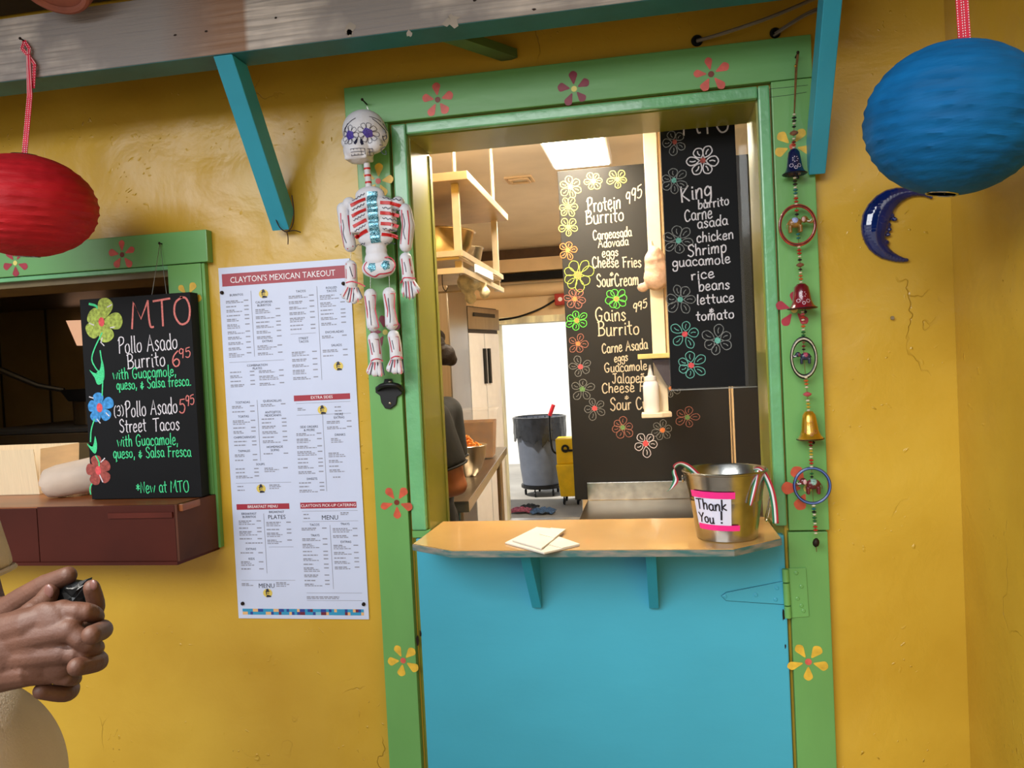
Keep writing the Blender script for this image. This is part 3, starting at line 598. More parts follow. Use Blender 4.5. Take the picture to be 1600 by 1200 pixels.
# ================================================================== MENU POSTER
YP = -.0045
def PP(u, v):      # poster fractions: u 0..1 left to right, v 0..1 top to bottom  -> x,z
    return (-1.0735+u*(.3495)+0*v, 1.7465-v*.8915)
pt = thing('menu_poster', 'tall white printed takeout menu poster with dark red headings on the yellow wall', 'poster', (-.898, 0, 1.3))
MB().box(-1.0735, -.724, -.004, -.0006, .855, 1.7465).build('poster_sheet', mat('poster_white', '#ccd5ee', .28, var=.01, coat=.3), pt)
M_PRED = mat('poster_dark_red', '#a02c3c', .4, var=.02); M_PGREY = mat('poster_grey_print', '#8e8f9c', .5, var=.02); M_PDARK = mat('poster_dark_print', '#2b2a38', .5, var=.02)
bars = MB(); red = MB(); dark = MB(); white = MB()
def rect(mb, u0, u1, v0, v1, y=YP):
    a = PP(u0, v0); b = PP(u1, v1); mb.add([(a[0], y, a[1]), (b[0], y, a[1]), (b[0], y, b[1]), (a[0], y, b[1])], [(0, 1, 2, 3)])
def T(mb, s, u, v, h, align='C', y=YP, width=None):
    x, z = PP(u, v); ftext(mb, s, x, z, h*.8915, y, align, width*.3495 if width else None)
g = random.Random(5)
def para(u0, u1, v0, v1, prices=True, step=.0092):
    v = v0
    while v < v1:
        k = g.choice((1, 2, 2, 3))
        for i in range(k):
            if v >= v1: break
            L_ = (u1-u0)*(g.uniform(.35, .6) if i == 0 else g.uniform(.45, .8)); u = u0
            while u < u0+L_:
                w_ = g.uniform(.012, .035); rect(bars, u, min(u+w_, u0+L_), v, v+(.0032 if i == 0 else .0024)); u += w_+.005
            if i == 0 and prices: rect(bars, u1-.035, u1, v, v+.003)
            v += step*.62
        v += step*.72
rect(red, .025, .965, .018, .053)
T(white, "CLAYTON'S MEXICAN TAKEOUT", .49, .0445, .0165, y=YP-.0003, width=.80)
H = .0062
def head(s, u, v, h=H): d_ = MB(); T(d_, s, u, v+h*.6, h); d_.build('printed_heading', M_PDARK, pt, fix=False)
for s_, u, v in [('BURRITOS', .13, .078), ('CALIFORNIA', .34, .103), ('BURRITOS', .34, .112), ('EXTRAS', .35, .213), ('COMBINATION', .26, .279), ('PLATES', .26, .288), ('TACOS', .625, .08), ('STREET', .625, .211), ('TACOS', .625, .220),
        ('ROLLED', .855, .076), ('TACOS', .855, .085), ('ENCHILADAS', .86, .198), ('SALADS', .87, .235), ('TOSTADAS', .13, .382), ('TORTAS', .13, .422), ('CHIMICHANGAS', .13, .481), ('TAMALES', .12, .52), ('SOUPS', .24, .559),
        ('QUESADILLAS', .36, .381), ('ANTOJITOS', .36, .413), ('MEXICANOS', .36, .422), ('HOMEMADE', .36, .511), ('SOPAS', .36, .520), ('MORE', .86, .426), ('EXTRAS', .86, .435), ('DRINKS', .86, .483), ('SIDE ORDERS', .63, .458), ('& MORE', .63, .467), ('SWEETS', .63, .604),
        ('BREAKFAST', .13, .699), ('BURRITOS', .13, .708), ('EXTRAS', .13, .80), ('KIDS', .13, .828), ('BREAKFAST', .345, .695), ('TACOS', .63, .733), ('TRAYS', .63, .763), ('TRAYS', .86, .732), ('EXTRAS', .86, .782)]:
    head(s_, u, v)
head('PLATES', .345, .709, .0115); head('MENU', .75, .7125, .0125); head('MENU', .235, .9045, .0125)
for a in [(.045, .22, .094, .255), (.27, .46, .123, .205), (.27, .46, .225, .25), (.045, .235, .295, .345), (.27, .46, .295, .345), (.53, .72, .092, .185), (.53, .72, .248, .33), (.765, .95, .096, .186), (.765, .95, .208, .222), (.765, .95, .247, .268),
        (.045, .22, .392, .413), (.045, .22, .433, .47), (.045, .22, .492, .506), (.045, .22, .53, .546), (.045, .225, .57, .597), (.27, .45, .57, .59), (.27, .46, .39, .405), (.27, .46, .431, .50), (.27, .46, .529, .536),
        (.765, .95, .445, .467), (.53, .72, .476, .59), (.53, .72, .614, .642), (.045, .22, .719, .772), (.045, .22, .81, .813), (.045, .22, .836, .862), (.26, .45, .724, .785), (.53, .72, .742, .752), (.53, .72, .772, .912), (.765, .95, .744, .775), (.765, .95, .791, .866)]: para(*a, step=.0078)
for a in [(.55, .64, .405, .418), (.83, .93, .405, .418), (.765, .94, .533, .592), (.79, .93, .60, .602), (.05, .17, .62, .632), (.30, .44, .618, .628), (.55, .66, .703, .716), (.83, .95, .700, .712), (.04, .16, .899, .912), (.31, .45, .896, .908), (.09, .40, .782, .785), (.54, .96, .936, .941), (.79, .93, .493, .505)]: para(*a, prices=False, step=.008)
for u, v0, v1 in ((.242, .07, .255), (.745, .07, .33), (.242, .378, .55), (.735, .42, .64), (.242, .70, .87), (.745, .735, .915)): rect(bars, u, u+.003, v0, v1)
for u0, u1, v in ((.045, .47, .268), (.53, .72, .198), (.04, .47, .612), (.54, .95, .392), (.54, .95, .425), (.54, .96, .695), (.54, .96, .724), (.04, .46, .89), (.54, .96, .926), (.54, .96, .947), (.27, .46, .795)): rect(bars, u0, u1, v, v+.0009)
for s_, u0, u1, v0, v1 in (('EXTRA SIDES', .527, .95, .370, .386), ('BREAKFAST MENU', .035, .445, .672, .688), ("CLAYTON'S PICK-UP CATERING", .53, .953, .671, .688)):
    rd = MB(); rect(rd, u0, u1, v0, v1); rd.build('red_heading_bar', M_PRED, pt, fix=False); wd_ = MB(); T(wd_, s_, (u0+u1)/2, v1-.0045, .0078, y=YP-.0003); wd_.build('white_lettering', M_WHITE, pt, fix=False)
red.build('red_heading_bar', M_PRED, pt, fix=False); white.build('white_lettering', M_WHITE, pt, fix=False); bars.build('fine_print', M_PGREY, pt, fix=False)['kind'] = 'stuff'
M_LY = mat('logo_yellow', '#dcc25a', .4, var=.02)
for u, v in ((.34, .081), (.875, .294), (.737, .413), (.235, .629), (.24, .927)):
    x, z = PP(u, v); r_ = .0125; ly = MB(); ld_ = MB()
    ly.fill([(x+r_*math.cos(t*.3307), z+r_*.88*math.sin(t*.3307)) for t in range(19)], YP)
    for q in ([(-.3, -.85), (.75, -.8), (.7, -.55), (.2, -.35), (-.3, -.5)], [(-.35, .25), (-.28, .8), (.05, .95), (.3, .7), (.32, .3), (.1, .4)], [(-.5, .2), (-.45, .36), (.5, .42), (.5, .26)], [(-.35, .22), (-.4, -.3), (-.2, -.35), (-.14, .2)], [(-.1, -.05), (.12, .04), (.38, -.02), (.3, -.14), (.1, -.09), (-.05, -.18)], [(.05, .12), (.05, .2), (.16, .2), (.16, .12)], [(-.25, -.4), (0, -.35), (.25, -.42), (0, -.55)]):
        ld_.fill([(x+a*r_, z+b*r_) for a, b in q], YP-.0003)
    l_ = ly.build('logo_disc', M_LY, pt, fix=False); ld_.build('logo_figure', M_PDARK, l_, fix=False)
tl = {c: MB() for c in ('#2f93bd', '#6b2238', '#e0b27a', '#27408f', '#7fb9c9')}
nt_ = 46; kk = list(tl)
for i in range(nt_):
    for j in range(2):
        c = kk[0] if (i//3+j) % 3 == 0 else g.choice(kk) if g.random() < .35 else kk[(i//2+j*2) % 4]
        rect(tl[c], .035+i/nt_*.93, .035+(i+1)/nt_*.93, .972+j*.0085, .972+(j+1)*.0085)
for c in kk: tl[c].build('printed_tile_border', mat('tile_print_'+c[1:], c, .4, var=.02), pt, fix=False)['kind'] = 'stuff'
for u, v in ((.02, .07), (.947, .068), (.04, .957), (.968, .957)):
    x, z = PP(u, v); tag(MB().lathe([(.0001, .0055), (.003, .005), (.0045, .003), (.0048, 0)], (x, -.0047, z), (0, -1, 0), 12).build('screw', M_NAIL, smooth=True), 'dark round screw head at the %s %s corner of the white menu poster' % ('upper' if v < .5 else 'lower', 'left' if u < .5 else 'right'), 'screw', 'screws at the corners of the poster')
# ================================================================== CHALKBOARDS
def chalk(parent, items, name_by):
    for (txt, a, b, h, m, *r) in items:
        write(MB(), txt, a, b, h, name_by, w=r[0] if r else .0026).build('chalk_lettering', m, parent, fix=False)
# ---- MTO board by the order window
Y1 = -.062
b1 = thing('menu_board', 'black hanging chalkboard of burrito and taco specials at the left order window', 'chalkboard', at(225, 776, Y1))
P = [at(px, py, Y1) for px, py in ((138, 471), (304, 452), (308, 777), (130, 777))]
xl = (P[0].x+P[3].x)/2; xr = (P[1].x+P[2].x)/2; zt = (P[0].z+P[1].z)/2; zb = 1.1765
MB().box(xl, xr, Y1, -.0275, zb, zt).build('board_slab', M_BLACK, b1, bevel=.0015)
lay = [('MTO', (207, 514), (300, 506), 42, 'pink_chalk', .0050), ('Pollo Asado', (186, 553), (278, 545), 24, 'white_chalk', .0028), ('Burrito', (200, 576), (259, 571), 22, 'white_chalk', .0028),
       ('6', (270, 573), (282, 571), 24, 'pink_chalk', .0035), ('95', (281, 561), (298, 557), 15, 'pink_chalk', .0026),
       ('with Guacamole,', (177, 593), (276, 587), 16, 'green_chalk', .0026), ('queso, & Salsa fresca.', (183, 609), (299, 602), 15, 'green_chalk', .0026),
       ('(3)', (179, 651), (194, 649), 15, 'white_chalk', .0022), ('Pollo Asado', (197, 652), (278, 645), 23, 'white_chalk', .0028), ('5', (281, 645), (290, 644), 20, 'pink_chalk', .0032), ('95', (291, 635), (304, 631), 15, 'pink_chalk', .0026),
       ('Street', (188, 676), (229, 673), 20, 'white_chalk', .0028), ('Tacos', (240, 674), (281, 671), 20, 'white_chalk', .0028),
       ('with Guacamole,', (184, 698), (279, 694), 17, 'green_chalk', .0026), ('queso, & Salsa Fresca', (178, 716), (299, 713), 16, 'green_chalk', .0026), ('*New at MTO', (214, 770), (296, 768), 17, 'green_chalk', .0026)]
chalk(b1, lay, Y1)
for st in ([(160, 520), (148, 545), (144, 562), (150, 575), (156, 582)], [(157, 548), (160, 570), (161, 590), (160, 618)], [(148, 655), (143, 672), (142, 690)], [(150, 712), (155, 722), (155, 730)], [(147, 750), (141, 762), (142, 772)], [(140, 475), (150, 478), (155, 485)]):
    gr = MB(); gr.ribbon([q.xz for q in catmull([at(x, y, Y1) for x, y in st], 4)], .0035 if st[0][0] != 140 else .006, Y1, .0006); gr.build('chalk_stem', M_CHALKG, b1, fix=False)
for lf in ([(140, 578), (149, 583), (157, 575), (159, 560), (163, 575), (163, 592), (158, 600), (152, 600), (148, 590)], [(136, 693), (144, 698), (147, 692), (149, 681), (152, 696), (150, 708), (145, 706)]):
    gr = MB(); gr.fill([tuple(q) for q in catmull([at(x, y, Y1).xz for x, y in lf], 3, True)], Y1, .0008); gr.build('chalk_leaf', M_CHALKG, b1, fix=False)
def petals(c, r, Y, m, par, n, a0, wd=.4, lens=None):
    C = at(c[0], c[1], Y); rr = (at(c[0], c[1]-r, Y)-C).length; o = Vector((C.x, C.z)); mb = MB()
    for i in range(n):
        a = R(a0+360*i/n); d = Vector((math.cos(a), math.sin(a))); e = Vector((-d.y, d.x)); L = rr*(lens[i] if lens else 1)
        mb.fill([tuple(q) for q in catmull([o+d*rr*.1, o+d*L*.5+e*rr*wd*.8, o+d*L*.85+e*rr*wd*.8, o+d*L, o+d*L*.85-e*rr*wd*.8, o+d*L*.5-e*rr*wd*.8], 4, True)], Y, .0007+i*.00005)
    return mb.build('chalk_flower', m, par, fix=False)
M_CLIME = mat('lime_chalk', '#a3b552', .85, var=.25, scale=120); M_CBLUE = mat('blue_chalk', '#3f8fd0', .85, var=.2, scale=120); M_CBR = mat('dusty_red_chalk', '#9c4a42', .85, var=.2, scale=120); M_CRED = mat('red_chalk', '#e0565a', .85, var=.1, scale=150)
M_CORG = mat('orange_chalk', '#f08a4e', .85, var=.1, scale=150); M_CMINT = mat('mint_chalk', '#6ab0a2', .85, var=.15, scale=150); M_CDG = mat('dim_grey_chalk', '#7d7f7e', .85, var=.25, scale=200); M_CGRN = mat('leaf_chalk', '#6f9a5e', .85, var=.15, scale=150)
M_CYEL = mat('yellow_chalk', '#f2e06a', .85, var=.1, scale=150); M_CLG = mat('bright_green_chalk', '#5fd04a', .85, var=.1, scale=150); M_CW = mat('dusty_rose_chalk', '#a06a5c', .85, var=.2, scale=150)
for c, r, m, a0, ln in (((159, 503), 35, M_CLIME, 72, (1.1, .75, .9, .95, 1.05)), ((156, 637), 24, M_CBLUE, 95, (1, .85, 1, 1, 1.1)), ((154, 735), 24, M_CBR, 100, (1, .9, 1, 1, .95))):
    f = petals(c, r, Y1, m, b1, 5, a0, .42, ln); C = at(c[0], c[1], Y1)
    MB().fill([(C.x+.0085*math.cos(t*.6283), C.z+.012*math.sin(t*.6283)) for t in range(10)], Y1, .0012).build('flower_centre', M_CRED, f, fix=False)
wt = MB()
for st in ([(168, 480), (175, 476)], [(173, 512), (179, 511)], [(140, 505), (147, 508)], [(160, 528), (158, 535), (163, 540)], [(140, 620), (146, 622)], [(166, 645), (171, 650)], [(152, 655), (157, 661)], [(158, 722), (164, 716)], [(156, 742), (161, 753)]):
    wt.ribbon([at(x, y, Y1).xz for x, y in st], .0028, Y1, .0009)
wt.build('chalk_accent', M_CHALKW, b1, fix=False)
c = at(253, 381, -.026); cr_ = MB()
for px, py in ((237, 456), (260, 453)): q = at(px, py, -.045); cr_.tube([(c.x, -.034, c.z), (q.x, -.045, zt)], .0007, 5)
cr_.build('hanging_wire', M_ZINC, b1)
tag(MB().tube([(c.x, -.0262, c.z), (c.x, -.036, c.z)], .0016, 8).ball((c.x, -.037, c.z), (.0035, .0015, .0035), 10, 6).build('nail', M_NAIL, smooth=True), 'nail in the green window board holding the black specials board', 'nail')

# ---- King burrito board on the raised glass pane
Y3 = .178
b3 = thing('menu_board', 'narrow black chalkboard of a king burrito list at the top right of the serving window', 'chalkboard', (.12, Y3, 1.38))
zb3 = at(1110, 605, Y3).z; xl3, xr3 = (at(1030, 205, Y3).x+at(1050, 607, Y3).x)/2, (at(1145, 195, Y3).x+at(1168, 603, Y3).x)/2
MB().box(xl3, xr3, Y3, Y3+.006, zb3, 2.12).build('board_slab', M_BLACK, b3, bevel=.0008)
lay = [('MTO', (1068, 212), (1140, 205), 32, 'white_chalk', .0040), ('King', (1064, 316), (1112, 306), 24, 'white_chalk', .0040), ('burrito', (1091, 327), (1139, 320), 14, 'white_chalk', .0032), ('Carne', (1070, 346), (1113, 340), 17, 'white_chalk', .0032),
       ('asada', (1090, 357), (1137, 351), 15, 'white_chalk', .0032), ('chicken', (1089, 379), (1146, 373), 15, 'white_chalk', .0032), ('Shrimp', (1075, 401), (1135, 394), 17, 'white_chalk', .0032), ('guacamole', (1051, 418), (1141, 411), 15, 'white_chalk', .0032),
       ('rice', (1080, 438), (1116, 434), 15, 'white_chalk', .0032), ('beans', (1092, 455), (1140, 451), 15, 'white_chalk', .0032), ('lettuce', (1089, 476), (1147, 471), 15, 'white_chalk', .0032), ('&', (1108, 488), (1116, 487), 9, 'white_chalk', .0024), ('tomato', (1088, 501), (1147, 497), 15, 'white_chalk', .0032)]
chalk(b3, lay, Y3)
for i, (c, r, ml, mc, n) in enumerate([((1054, 222), 20, M_CDG, M_CBR, 5), ((1098, 251), 24, M_CHALKW, M_CBR, 6), ((1053, 282), 21, M_CDG, M_CMINT, 6), ((1060, 376), 23, M_CDG, M_CMINT, 6), ((1063, 468), 23, M_CDG, M_CMINT, 6), ((1070, 522), 23, M_CMINT, M_CRED, 5), ((1121, 532), 24, M_CDG, M_CMINT, 6), ((1080, 571), 23, M_CMINT, M_CRED, 6)]):
    a = MB(); b = MB(); loop_flower(a, b, c, r, Y3, n, 60+i, .0020 if ml is not M_CHALKW else .003); f = a.build('chalk_flower', ml, b3, fix=False); b.build('flower_centre', mc, f, fix=False)
def glass_mat():
    m = bpy.data.materials.new('window_glass'); m.use_nodes = True; n = m.node_tree; n.nodes.remove(n.nodes['Principled BSDF']); N = n.nodes.new
    t = N('ShaderNodeBsdfTransparent'); t.inputs[0].default_value = (.80, .82, .80, 1); g_ = N('ShaderNodeBsdfGlossy'); g_.inputs['Roughness'].default_value = .03; mx = N('ShaderNodeMixShader'); f = N('ShaderNodeFresnel'); f.inputs[0].default_value = 1.5
    n.links.new(f.outputs[0], mx.inputs[0]); n.links.new(t.outputs[0], mx.inputs[1]); n.links.new(g_.outputs[0], mx.inputs[2]); n.links.new(mx.outputs[0], n.nodes['Material Output'].inputs[0]); MATS['window_glass'] = m; return m
pane = MB().box(xl3-.002, .30, Y3+.007, Y3+.012, zb3-.002, 2.15).build('window_1', glass_mat()); tag(pane, kind='structure')
MB().box(xl3-.002, .30, Y3+.0065, Y3+.0125, zb3-.005, zb3-.0025).build('pane_edge', M_ZINC, pane)

# ---- tall black chalk panel in the kitchen
Y2 = 1.95
b2 = thing('menu_board', 'tall black chalk panel listing protein and gains burritos in the middle of the kitchen', 'chalkboard', (-.03, Y2, .86))
MB().prism([(-.407, .80), (.33, .80), (.33, 2.372), (-.418, 2.372)], Y2, Y2+.03).build('board_slab', M_BLACK2, b2, bevel=.002)
o = MB().prism([(.352, .80), (1.1, .80), (1.1, 2.372), (.352, 2.372)], Y2, Y2+.03).build('side_panel', M_BLACK2, bevel=.002); tag(o, 'plain black cabinet panel to the right of the tall chalk panel', 'cabinet')
MB().box(.336, .341, Y2-.004, Y2+.03, .80, 2.372).build('edge_strip', M_STEEL, o)
lay = [('995', (979, 321), (1003, 306), 19, .0075), ('Protein', (918, 333), (970, 325), 22, .0085), ('Burrito', (916, 351), (975, 345), 21, .0085), ('Carneasada', (927, 375), (987, 369), 14, .0075), ('Adovada', (935, 387), (982, 383), 13, .0072), ('eggs', (941, 402), (966, 399), 13, .0070),
       ('Cheese Fries', (926, 418), (1002, 417), 16, .0078), ('&', (953, 431), (959, 430), 8, .005), ('SourCream', (933, 448), (998, 445), 18, .0082), ('995', (990, 489), (1011, 479), 13, .0070), ('Gains', (931, 502), (978, 501), 20, .0085), ('Burrito', (935, 525), (999, 522), 21, .0085),
       ('Carne Asada', (941, 552), (1012, 545), 15, .0075), ('eggs', (960, 566), (981, 563), 12, .0065), ('Guacamole', (945, 582), (1011, 578), 14, .0072), ('Jalapeño', (957, 599), (1016, 597), 15, .0075), ('Cheese Fries', (941, 614), (1035, 611), 15, .0075), ('&', (976, 624), (983, 623), 8, .005), ('Sour Cream', (954, 641), (1040, 637), 18, .0082)]
M_CC = mat('cream_chalk', '#cdbfa6', .85, var=.1, scale=100)
for t_, a, b, h, w_ in lay: write(MB(), t_, a, b, h, Y2, w=w_*.68, off=.0015).build('chalk_lettering', M_CC, b2, fix=False)
for i, (c, r, ml, mc, n) in enumerate([((891, 292), 17, M_CYEL, M_CYEL, 6), ((927, 283), 15, M_CYEL, M_CYEL, 6), ((965, 280), 16, M_CYEL, M_CYEL, 5), ((888, 323), 16, M_CYEL, M_CLIME, 6), ((888, 355), 16, M_CYEL, M_CYEL, 5), ((887, 391), 15, M_CORG, M_CORG, 5), ((903, 430), 25, M_CLIME, M_CORG, 8),
        ((898, 467), 17, M_CW, M_CORG, 6), ((963, 467), 17, M_CLG, M_CORG, 8), ((901, 501), 17, M_CLG, M_CORG, 6), ((903, 537), 16, M_CW, M_CORG, 5), ((907, 573), 17, M_CDG, M_CRED, 5), ((910, 608), 18, M_CDG, M_CGRN, 5), ((929, 638), 18, M_CDG, M_CRED, 5),
        ((973, 668), 18, M_CW, M_CGRN, 6), ((1009, 693), 20, M_CHALKW, M_CRED, 5), ((1035, 672), 17, M_CDG, M_CORG, 6), ((1074, 652), 18, M_CW, M_CGRN, 5), ((1048, 607), 14, M_CDG, M_CORG, 5)]):
    a = MB(); b = MB(); loop_flower(a, b, c, r, Y2, n, 80+i, .0032, inner=(n != 8), rc=.24); f = a.build('chalk_flower', ml, b2, fix=False); b.build('flower_centre', mc, f, fix=False)

# ================================================================== THINGS ON THE COUNTER
ZC = 1.0752
# bucket
bc = at(1141, 836, -.10); bx, by = .136, -.105
bk = thing('metal_bucket', 'small galvanised tip bucket with a thank you note on the counter', 'bucket', (bx, by, ZC))
KB = 1.10
prof = [(.0, .003), (.054, .003), (.056, 0), (.058, .002), (.0605, .03), (.0655, .062), (.0685, .082), (.0695, .0835), (.0695, .0855), (.0692, .087), (.0702, .0905), (.0702, .0925), (.0702, .094), (.079, .141), (.0815, .1425), (.082, .145), (.080, .147), (.0775, .144), (.0685, .094), (.0585, .006), (0, .006)]
MB().lathe([(r_*KB, h_) for r_, h_ in prof], (bx, by, ZC), n=56).build('bucket_body', M_ZINC, bk, smooth=True)
def bsurf(ang, h, off=.0006):      # ang 0 = facing -y
    r = (.0588+(h/.141)*.021)*KB+off; return Vector((bx+r*math.sin(ang), by-r*math.cos(ang), ZC+h))
def patch(mb, a0, a1, h0, h1, off, n=10, sl=0):
    vs = []; 
    for i in range(n+1):
        a = a0+(a1-a0)*i/n; 
        for h in (h0+sl*i/n, h1+sl*i/n): vs.append(bsurf(a, h, off))
    mb.add(vs, [(2*i, 2*i+2, 2*i+3, 2*i+1) for i in range(n)])
nm = MB(); patch(nm, -.98, .06, .036, .099, .0012); note = nm.build('paper_note', mat('note_paper', '#d9dcf2', .7, var=.01), bk, smooth=True, fix=False)
tp = MB(); patch(tp, -1.06, .16, .096, .110, .0018, sl=-.001); patch(tp, -.95, .30, .028, .040, .0018, sl=-.002); tp.build('pink_tape', mat('pink_tape', '#f02a8c', .4, var=.04), note, smooth=True, fix=False)
def on_bucket(text, a0, a1, h0, cap, w_):
    mb = MB(); tot = sum(glyph(c)[0]+12 for c in text)-12; u = 0; gg = random.Random(2)
    for c in text:
        wd, st = glyph(c); dy = gg.uniform(-4, 4)
        for s_ in st:
            pl = [(a0+(a1-a0)*(u+p.x)/tot, h0+cap*(p.y+dy)/100) for p in s_]
            for k_ in range(len(pl)-1):
                A = Vector(pl[k_]); B_ = Vector(pl[k_+1]); d = Vector(((B_.x-A.x)*.068, B_.y-A.y)); 
                if d.length < 1e-6: continue
                d.normalize(); nn = Vector((-d.y/.068, d.x))*w_/2; e = Vector((d.x/.068, d.y))*w_*.3
                mb.add([bsurf(*(A-e-nn), .0022), bsurf(*(B_+e-nn), .0022), bsurf(*(B_+e+nn), .0022), bsurf(*(A-e+nn), .0022)], [(0, 1, 2, 3)])
        u += wd+12
    return mb
mb = on_bucket('Thank', -.90, -.06, .071, .021, .0028); m2 = on_bucket('You', -.88, -.42, .043, .020, .0028); m3 = on_bucket('!', -.24, -.16, .043, .024, .0034)
mb.add(m2.v, m2.f); mb.add(m3.v, m3.f); mb.build('black_lettering', mat('marker_ink', '#121020', .5), note, fix=False)
for s, aa in ((1, 1.35), (-1, -1.5)):
    e = bsurf(aa, .128, .003); MB().torus(e, .006, .0022, (math.sin(aa), -math.cos(aa), 0), 14, 6).build('handle_ear', M_ZINC, bk, smooth=True)
e = bsurf(1.35, .126, .006); MB().tube(catmull([e, e+Vector((.002, -.002, -.02)), e+Vector((-.004, -.004, -.055)), e+Vector((-.010, .01, -.088)), e+Vector((-.004, .03, -.094)), e+Vector((.004, .04, -.07))], 5), .0016, 8).build('wire_handle', M_ZINC, bk, smooth=True)
# tricolour ribbon on the bucket rim
M_RR = mat('ribbon_red', '#b01f34', .5, var=.05); M_RW = mat('ribbon_white', '#e8e8ee', .5, var=.02); M_RG = mat('ribbon_green', '#1b7650', .5, var=.05)
def tri(path, side, w_, label):
    path = catmull(path, 6); t = thing('tricolour_ribbon', label, 'ribbon', path[0], 'green white and red ribbons on the bucket')
    sd = catmull(side, 6); mbs = [MB(), MB(), MB()]
    for k in range(3):
        vs = []
        for p, s in zip(path, sd):
            s = Vector(s).normalized(); 
            a = p+s*w_*(-.5+k/3); b = p+s*w_*(-.5+(k+1)/3); n2 = s.cross(Vector((0, 0, 1)))*.0004
            vs += [a, b]
        mbs[k].add(vs, [(2*i, 2*i+2, 2*i+3, 2*i+1) for i in range(len(path)-1)])
    for mb, m, nme in zip(mbs, (M_RG, M_RW, M_RR), ('green_stripe', 'white_stripe', 'red_stripe')):
        o = mb.build(nme, m, t, smooth=True, fix=False); md = o.modifiers.new('s', 'SOLIDIFY'); md.thickness = .0006
    return t
rz = ZC+.147
def rp(px, py, y): return at(px, py, y)
tri([rp(1212, 818, by-.035), rp(1210, 790, by-.036), rp(1205, 765, by-.037), rp(1195, 742, by-.036), rp(1186, 733, by-.03), rp(1178, 733, by-.01)], [(1, 0, 0), (1, 0, 0), (1, -.2, .3), (.8, -.4, .6), (.3, -.6, .8), (0, -.8, .5)], .0125, 'tricolour ribbon end hanging straight down the right side of the bucket')
tri([rp(1184, 735, by-.055), rp(1182, 748, by-.065), rp(1178, 765, by-.07), rp(1172, 790, by-.072)], [(1, -.3, 0), (.5, -.8, 0), (.9, -.3, 0), (.4, -.9, 0)], .009, 'thin curled tricolour ribbon strand falling from the right bucket rim')
tri([rp(1104, 758, by-.03), rp(1090, 742, by-.035), rp(1077, 730, by-.04), rp(1064, 724, by-.045), rp(1055, 728, by-.05), rp(1053, 738, by-.05), rp(1056, 750, by-.05), rp(1050, 762, by-.05), rp(1045, 766, by-.05)],
    [(.7, -.2, .7), (.6, -.3, .8), (.3, -.3, .9), (0, -.7, .7), (-.6, -.6, .3), (.7, -.7, 0), (.8, -.3, -.2), (.9, -.2, .4), (.9, 0, .4)], .012, 'tricolour ribbon curling over the left rim of the bucket')
# napkins
for k, (pp, zz, lb) in enumerate([(((789, 846), (834, 824), (906, 849), (850, 862)), 0, 'cream paper napkin lying flat under the other on the counter'), (((800, 842), (838, 822), (884, 826), (846, 855)), .0045, 'cream paper napkin on top of the other on the counter')]):
    Q = [atz(px, py, ZC+.006+zz) for px, py in pp]; t = MB()
    t.slab([(q.x, q.y) for q in Q], ZC+.0003+zz, ZC+.0042+zz); o = t.build('paper_napkin', mat('napkin_paper', '#d8cfc0', .9, var=.03, bump=.0004, bscale=200), bevel=.0012); tag(o, lb, 'napkin', 'napkins on the counter')
    MB().slab([((q.x*.5+Q[2].x*.5), (q.y*.5+Q[2].y*.5)) for q in Q], ZC+.0043+zz, ZC+.0053+zz).build('folded_flap', 'napkin_paper', o, bevel=.0003)
# food tray and wrapped food on the ledge
tr = thing('paper_tray', 'white corrugated paper food tray on the order window ledge at far left', 'tray', (-1.8, .12, 1.1755))
a = MB(); x0, x1, y0, y1 = -2.05, -1.675, .05, .2
M_PT = mat('cream_cardboard', '#e6cfa8', .8, var=.04, bump=.001, bscale=3, stretch=(40, 1, 1))
def wall(mb, A, B, zt_, th=.002, lean=.012):
    A = Vector(A); B = Vector(B); d = (B-A).normalized(); n_ = Vector((d.y, -d.x, 0))*lean
    mb.hexa([A, B, B+Vector((-d.y, d.x, 0))*th, A+Vector((-d.y, d.x, 0))*th, A+n_+Vector((0, 0, zt_)), B+n_+Vector((0, 0, zt_)), B+n_+Vector((-d.y*th, d.x*th, zt_)), A+n_+Vector((-d.y*th, d.x*th, zt_))])
zt0 = 1.1757
MB().box(x0, x1, y0, y1, zt0, zt0+.002).build('tray_floor', M_PT, tr)
for A, B in (((x0, y0, zt0), (x1, y0, zt0)), ((x1, y0, zt0), (x1, y1, zt0)), ((x1, y1, zt0), (x0, y1, zt0)), ((x0, y1, zt0), (x0, y0, zt0))):
    q = MB(); wall(q, A, B, .125); q.build('tray_side', M_PT, tr)
wrp = MB(); ax0 = Vector((-1.60, -.03, 1.222)); ax1 = Vector((-1.33, .13, 1.262))
prof = [(.001, 0), (.022, .002), (.036, .014), (.044, .04), (.046, .12), (.05, .22), (.045, .30), (.001, .31)]
d = (ax1-ax0).normalized(); wrp.lathe(prof, ax0-d*.0, d, 18, sx=1.0, sy=1.0)
for i, v in enumerate(wrp.v): v += Vector((random.uniform(-.002, .002), random.uniform(-.002, .002), random.uniform(-.002, .002)))
# ground it on the ledge
mn = min(v.z for v in wrp.v); 
for v in wrp.v: v.z += zt0-mn+.0002 if v.z-mn < .02 else (zt0-mn)*.9
wr_ = wrp.build('food_wrap', mat('foil_paper', '#cbb7a4', .65, var=.05, bump=.002, bscale=25), smooth=True); tag(wr_, 'pale paper wrapped burrito lying on the ledge behind the specials board', 'food')
tw = MB(); 
for k in range(5): p = ax0+Vector((0, 0, .0))+d*(.004+k*.004); tw.torus((p.x, p.y, p.z+(zt0-mn)), .016+k*.0035, .0012, d, 14, 5)
tw.build('paper_fold', 'foil_paper', wr_, smooth=True)
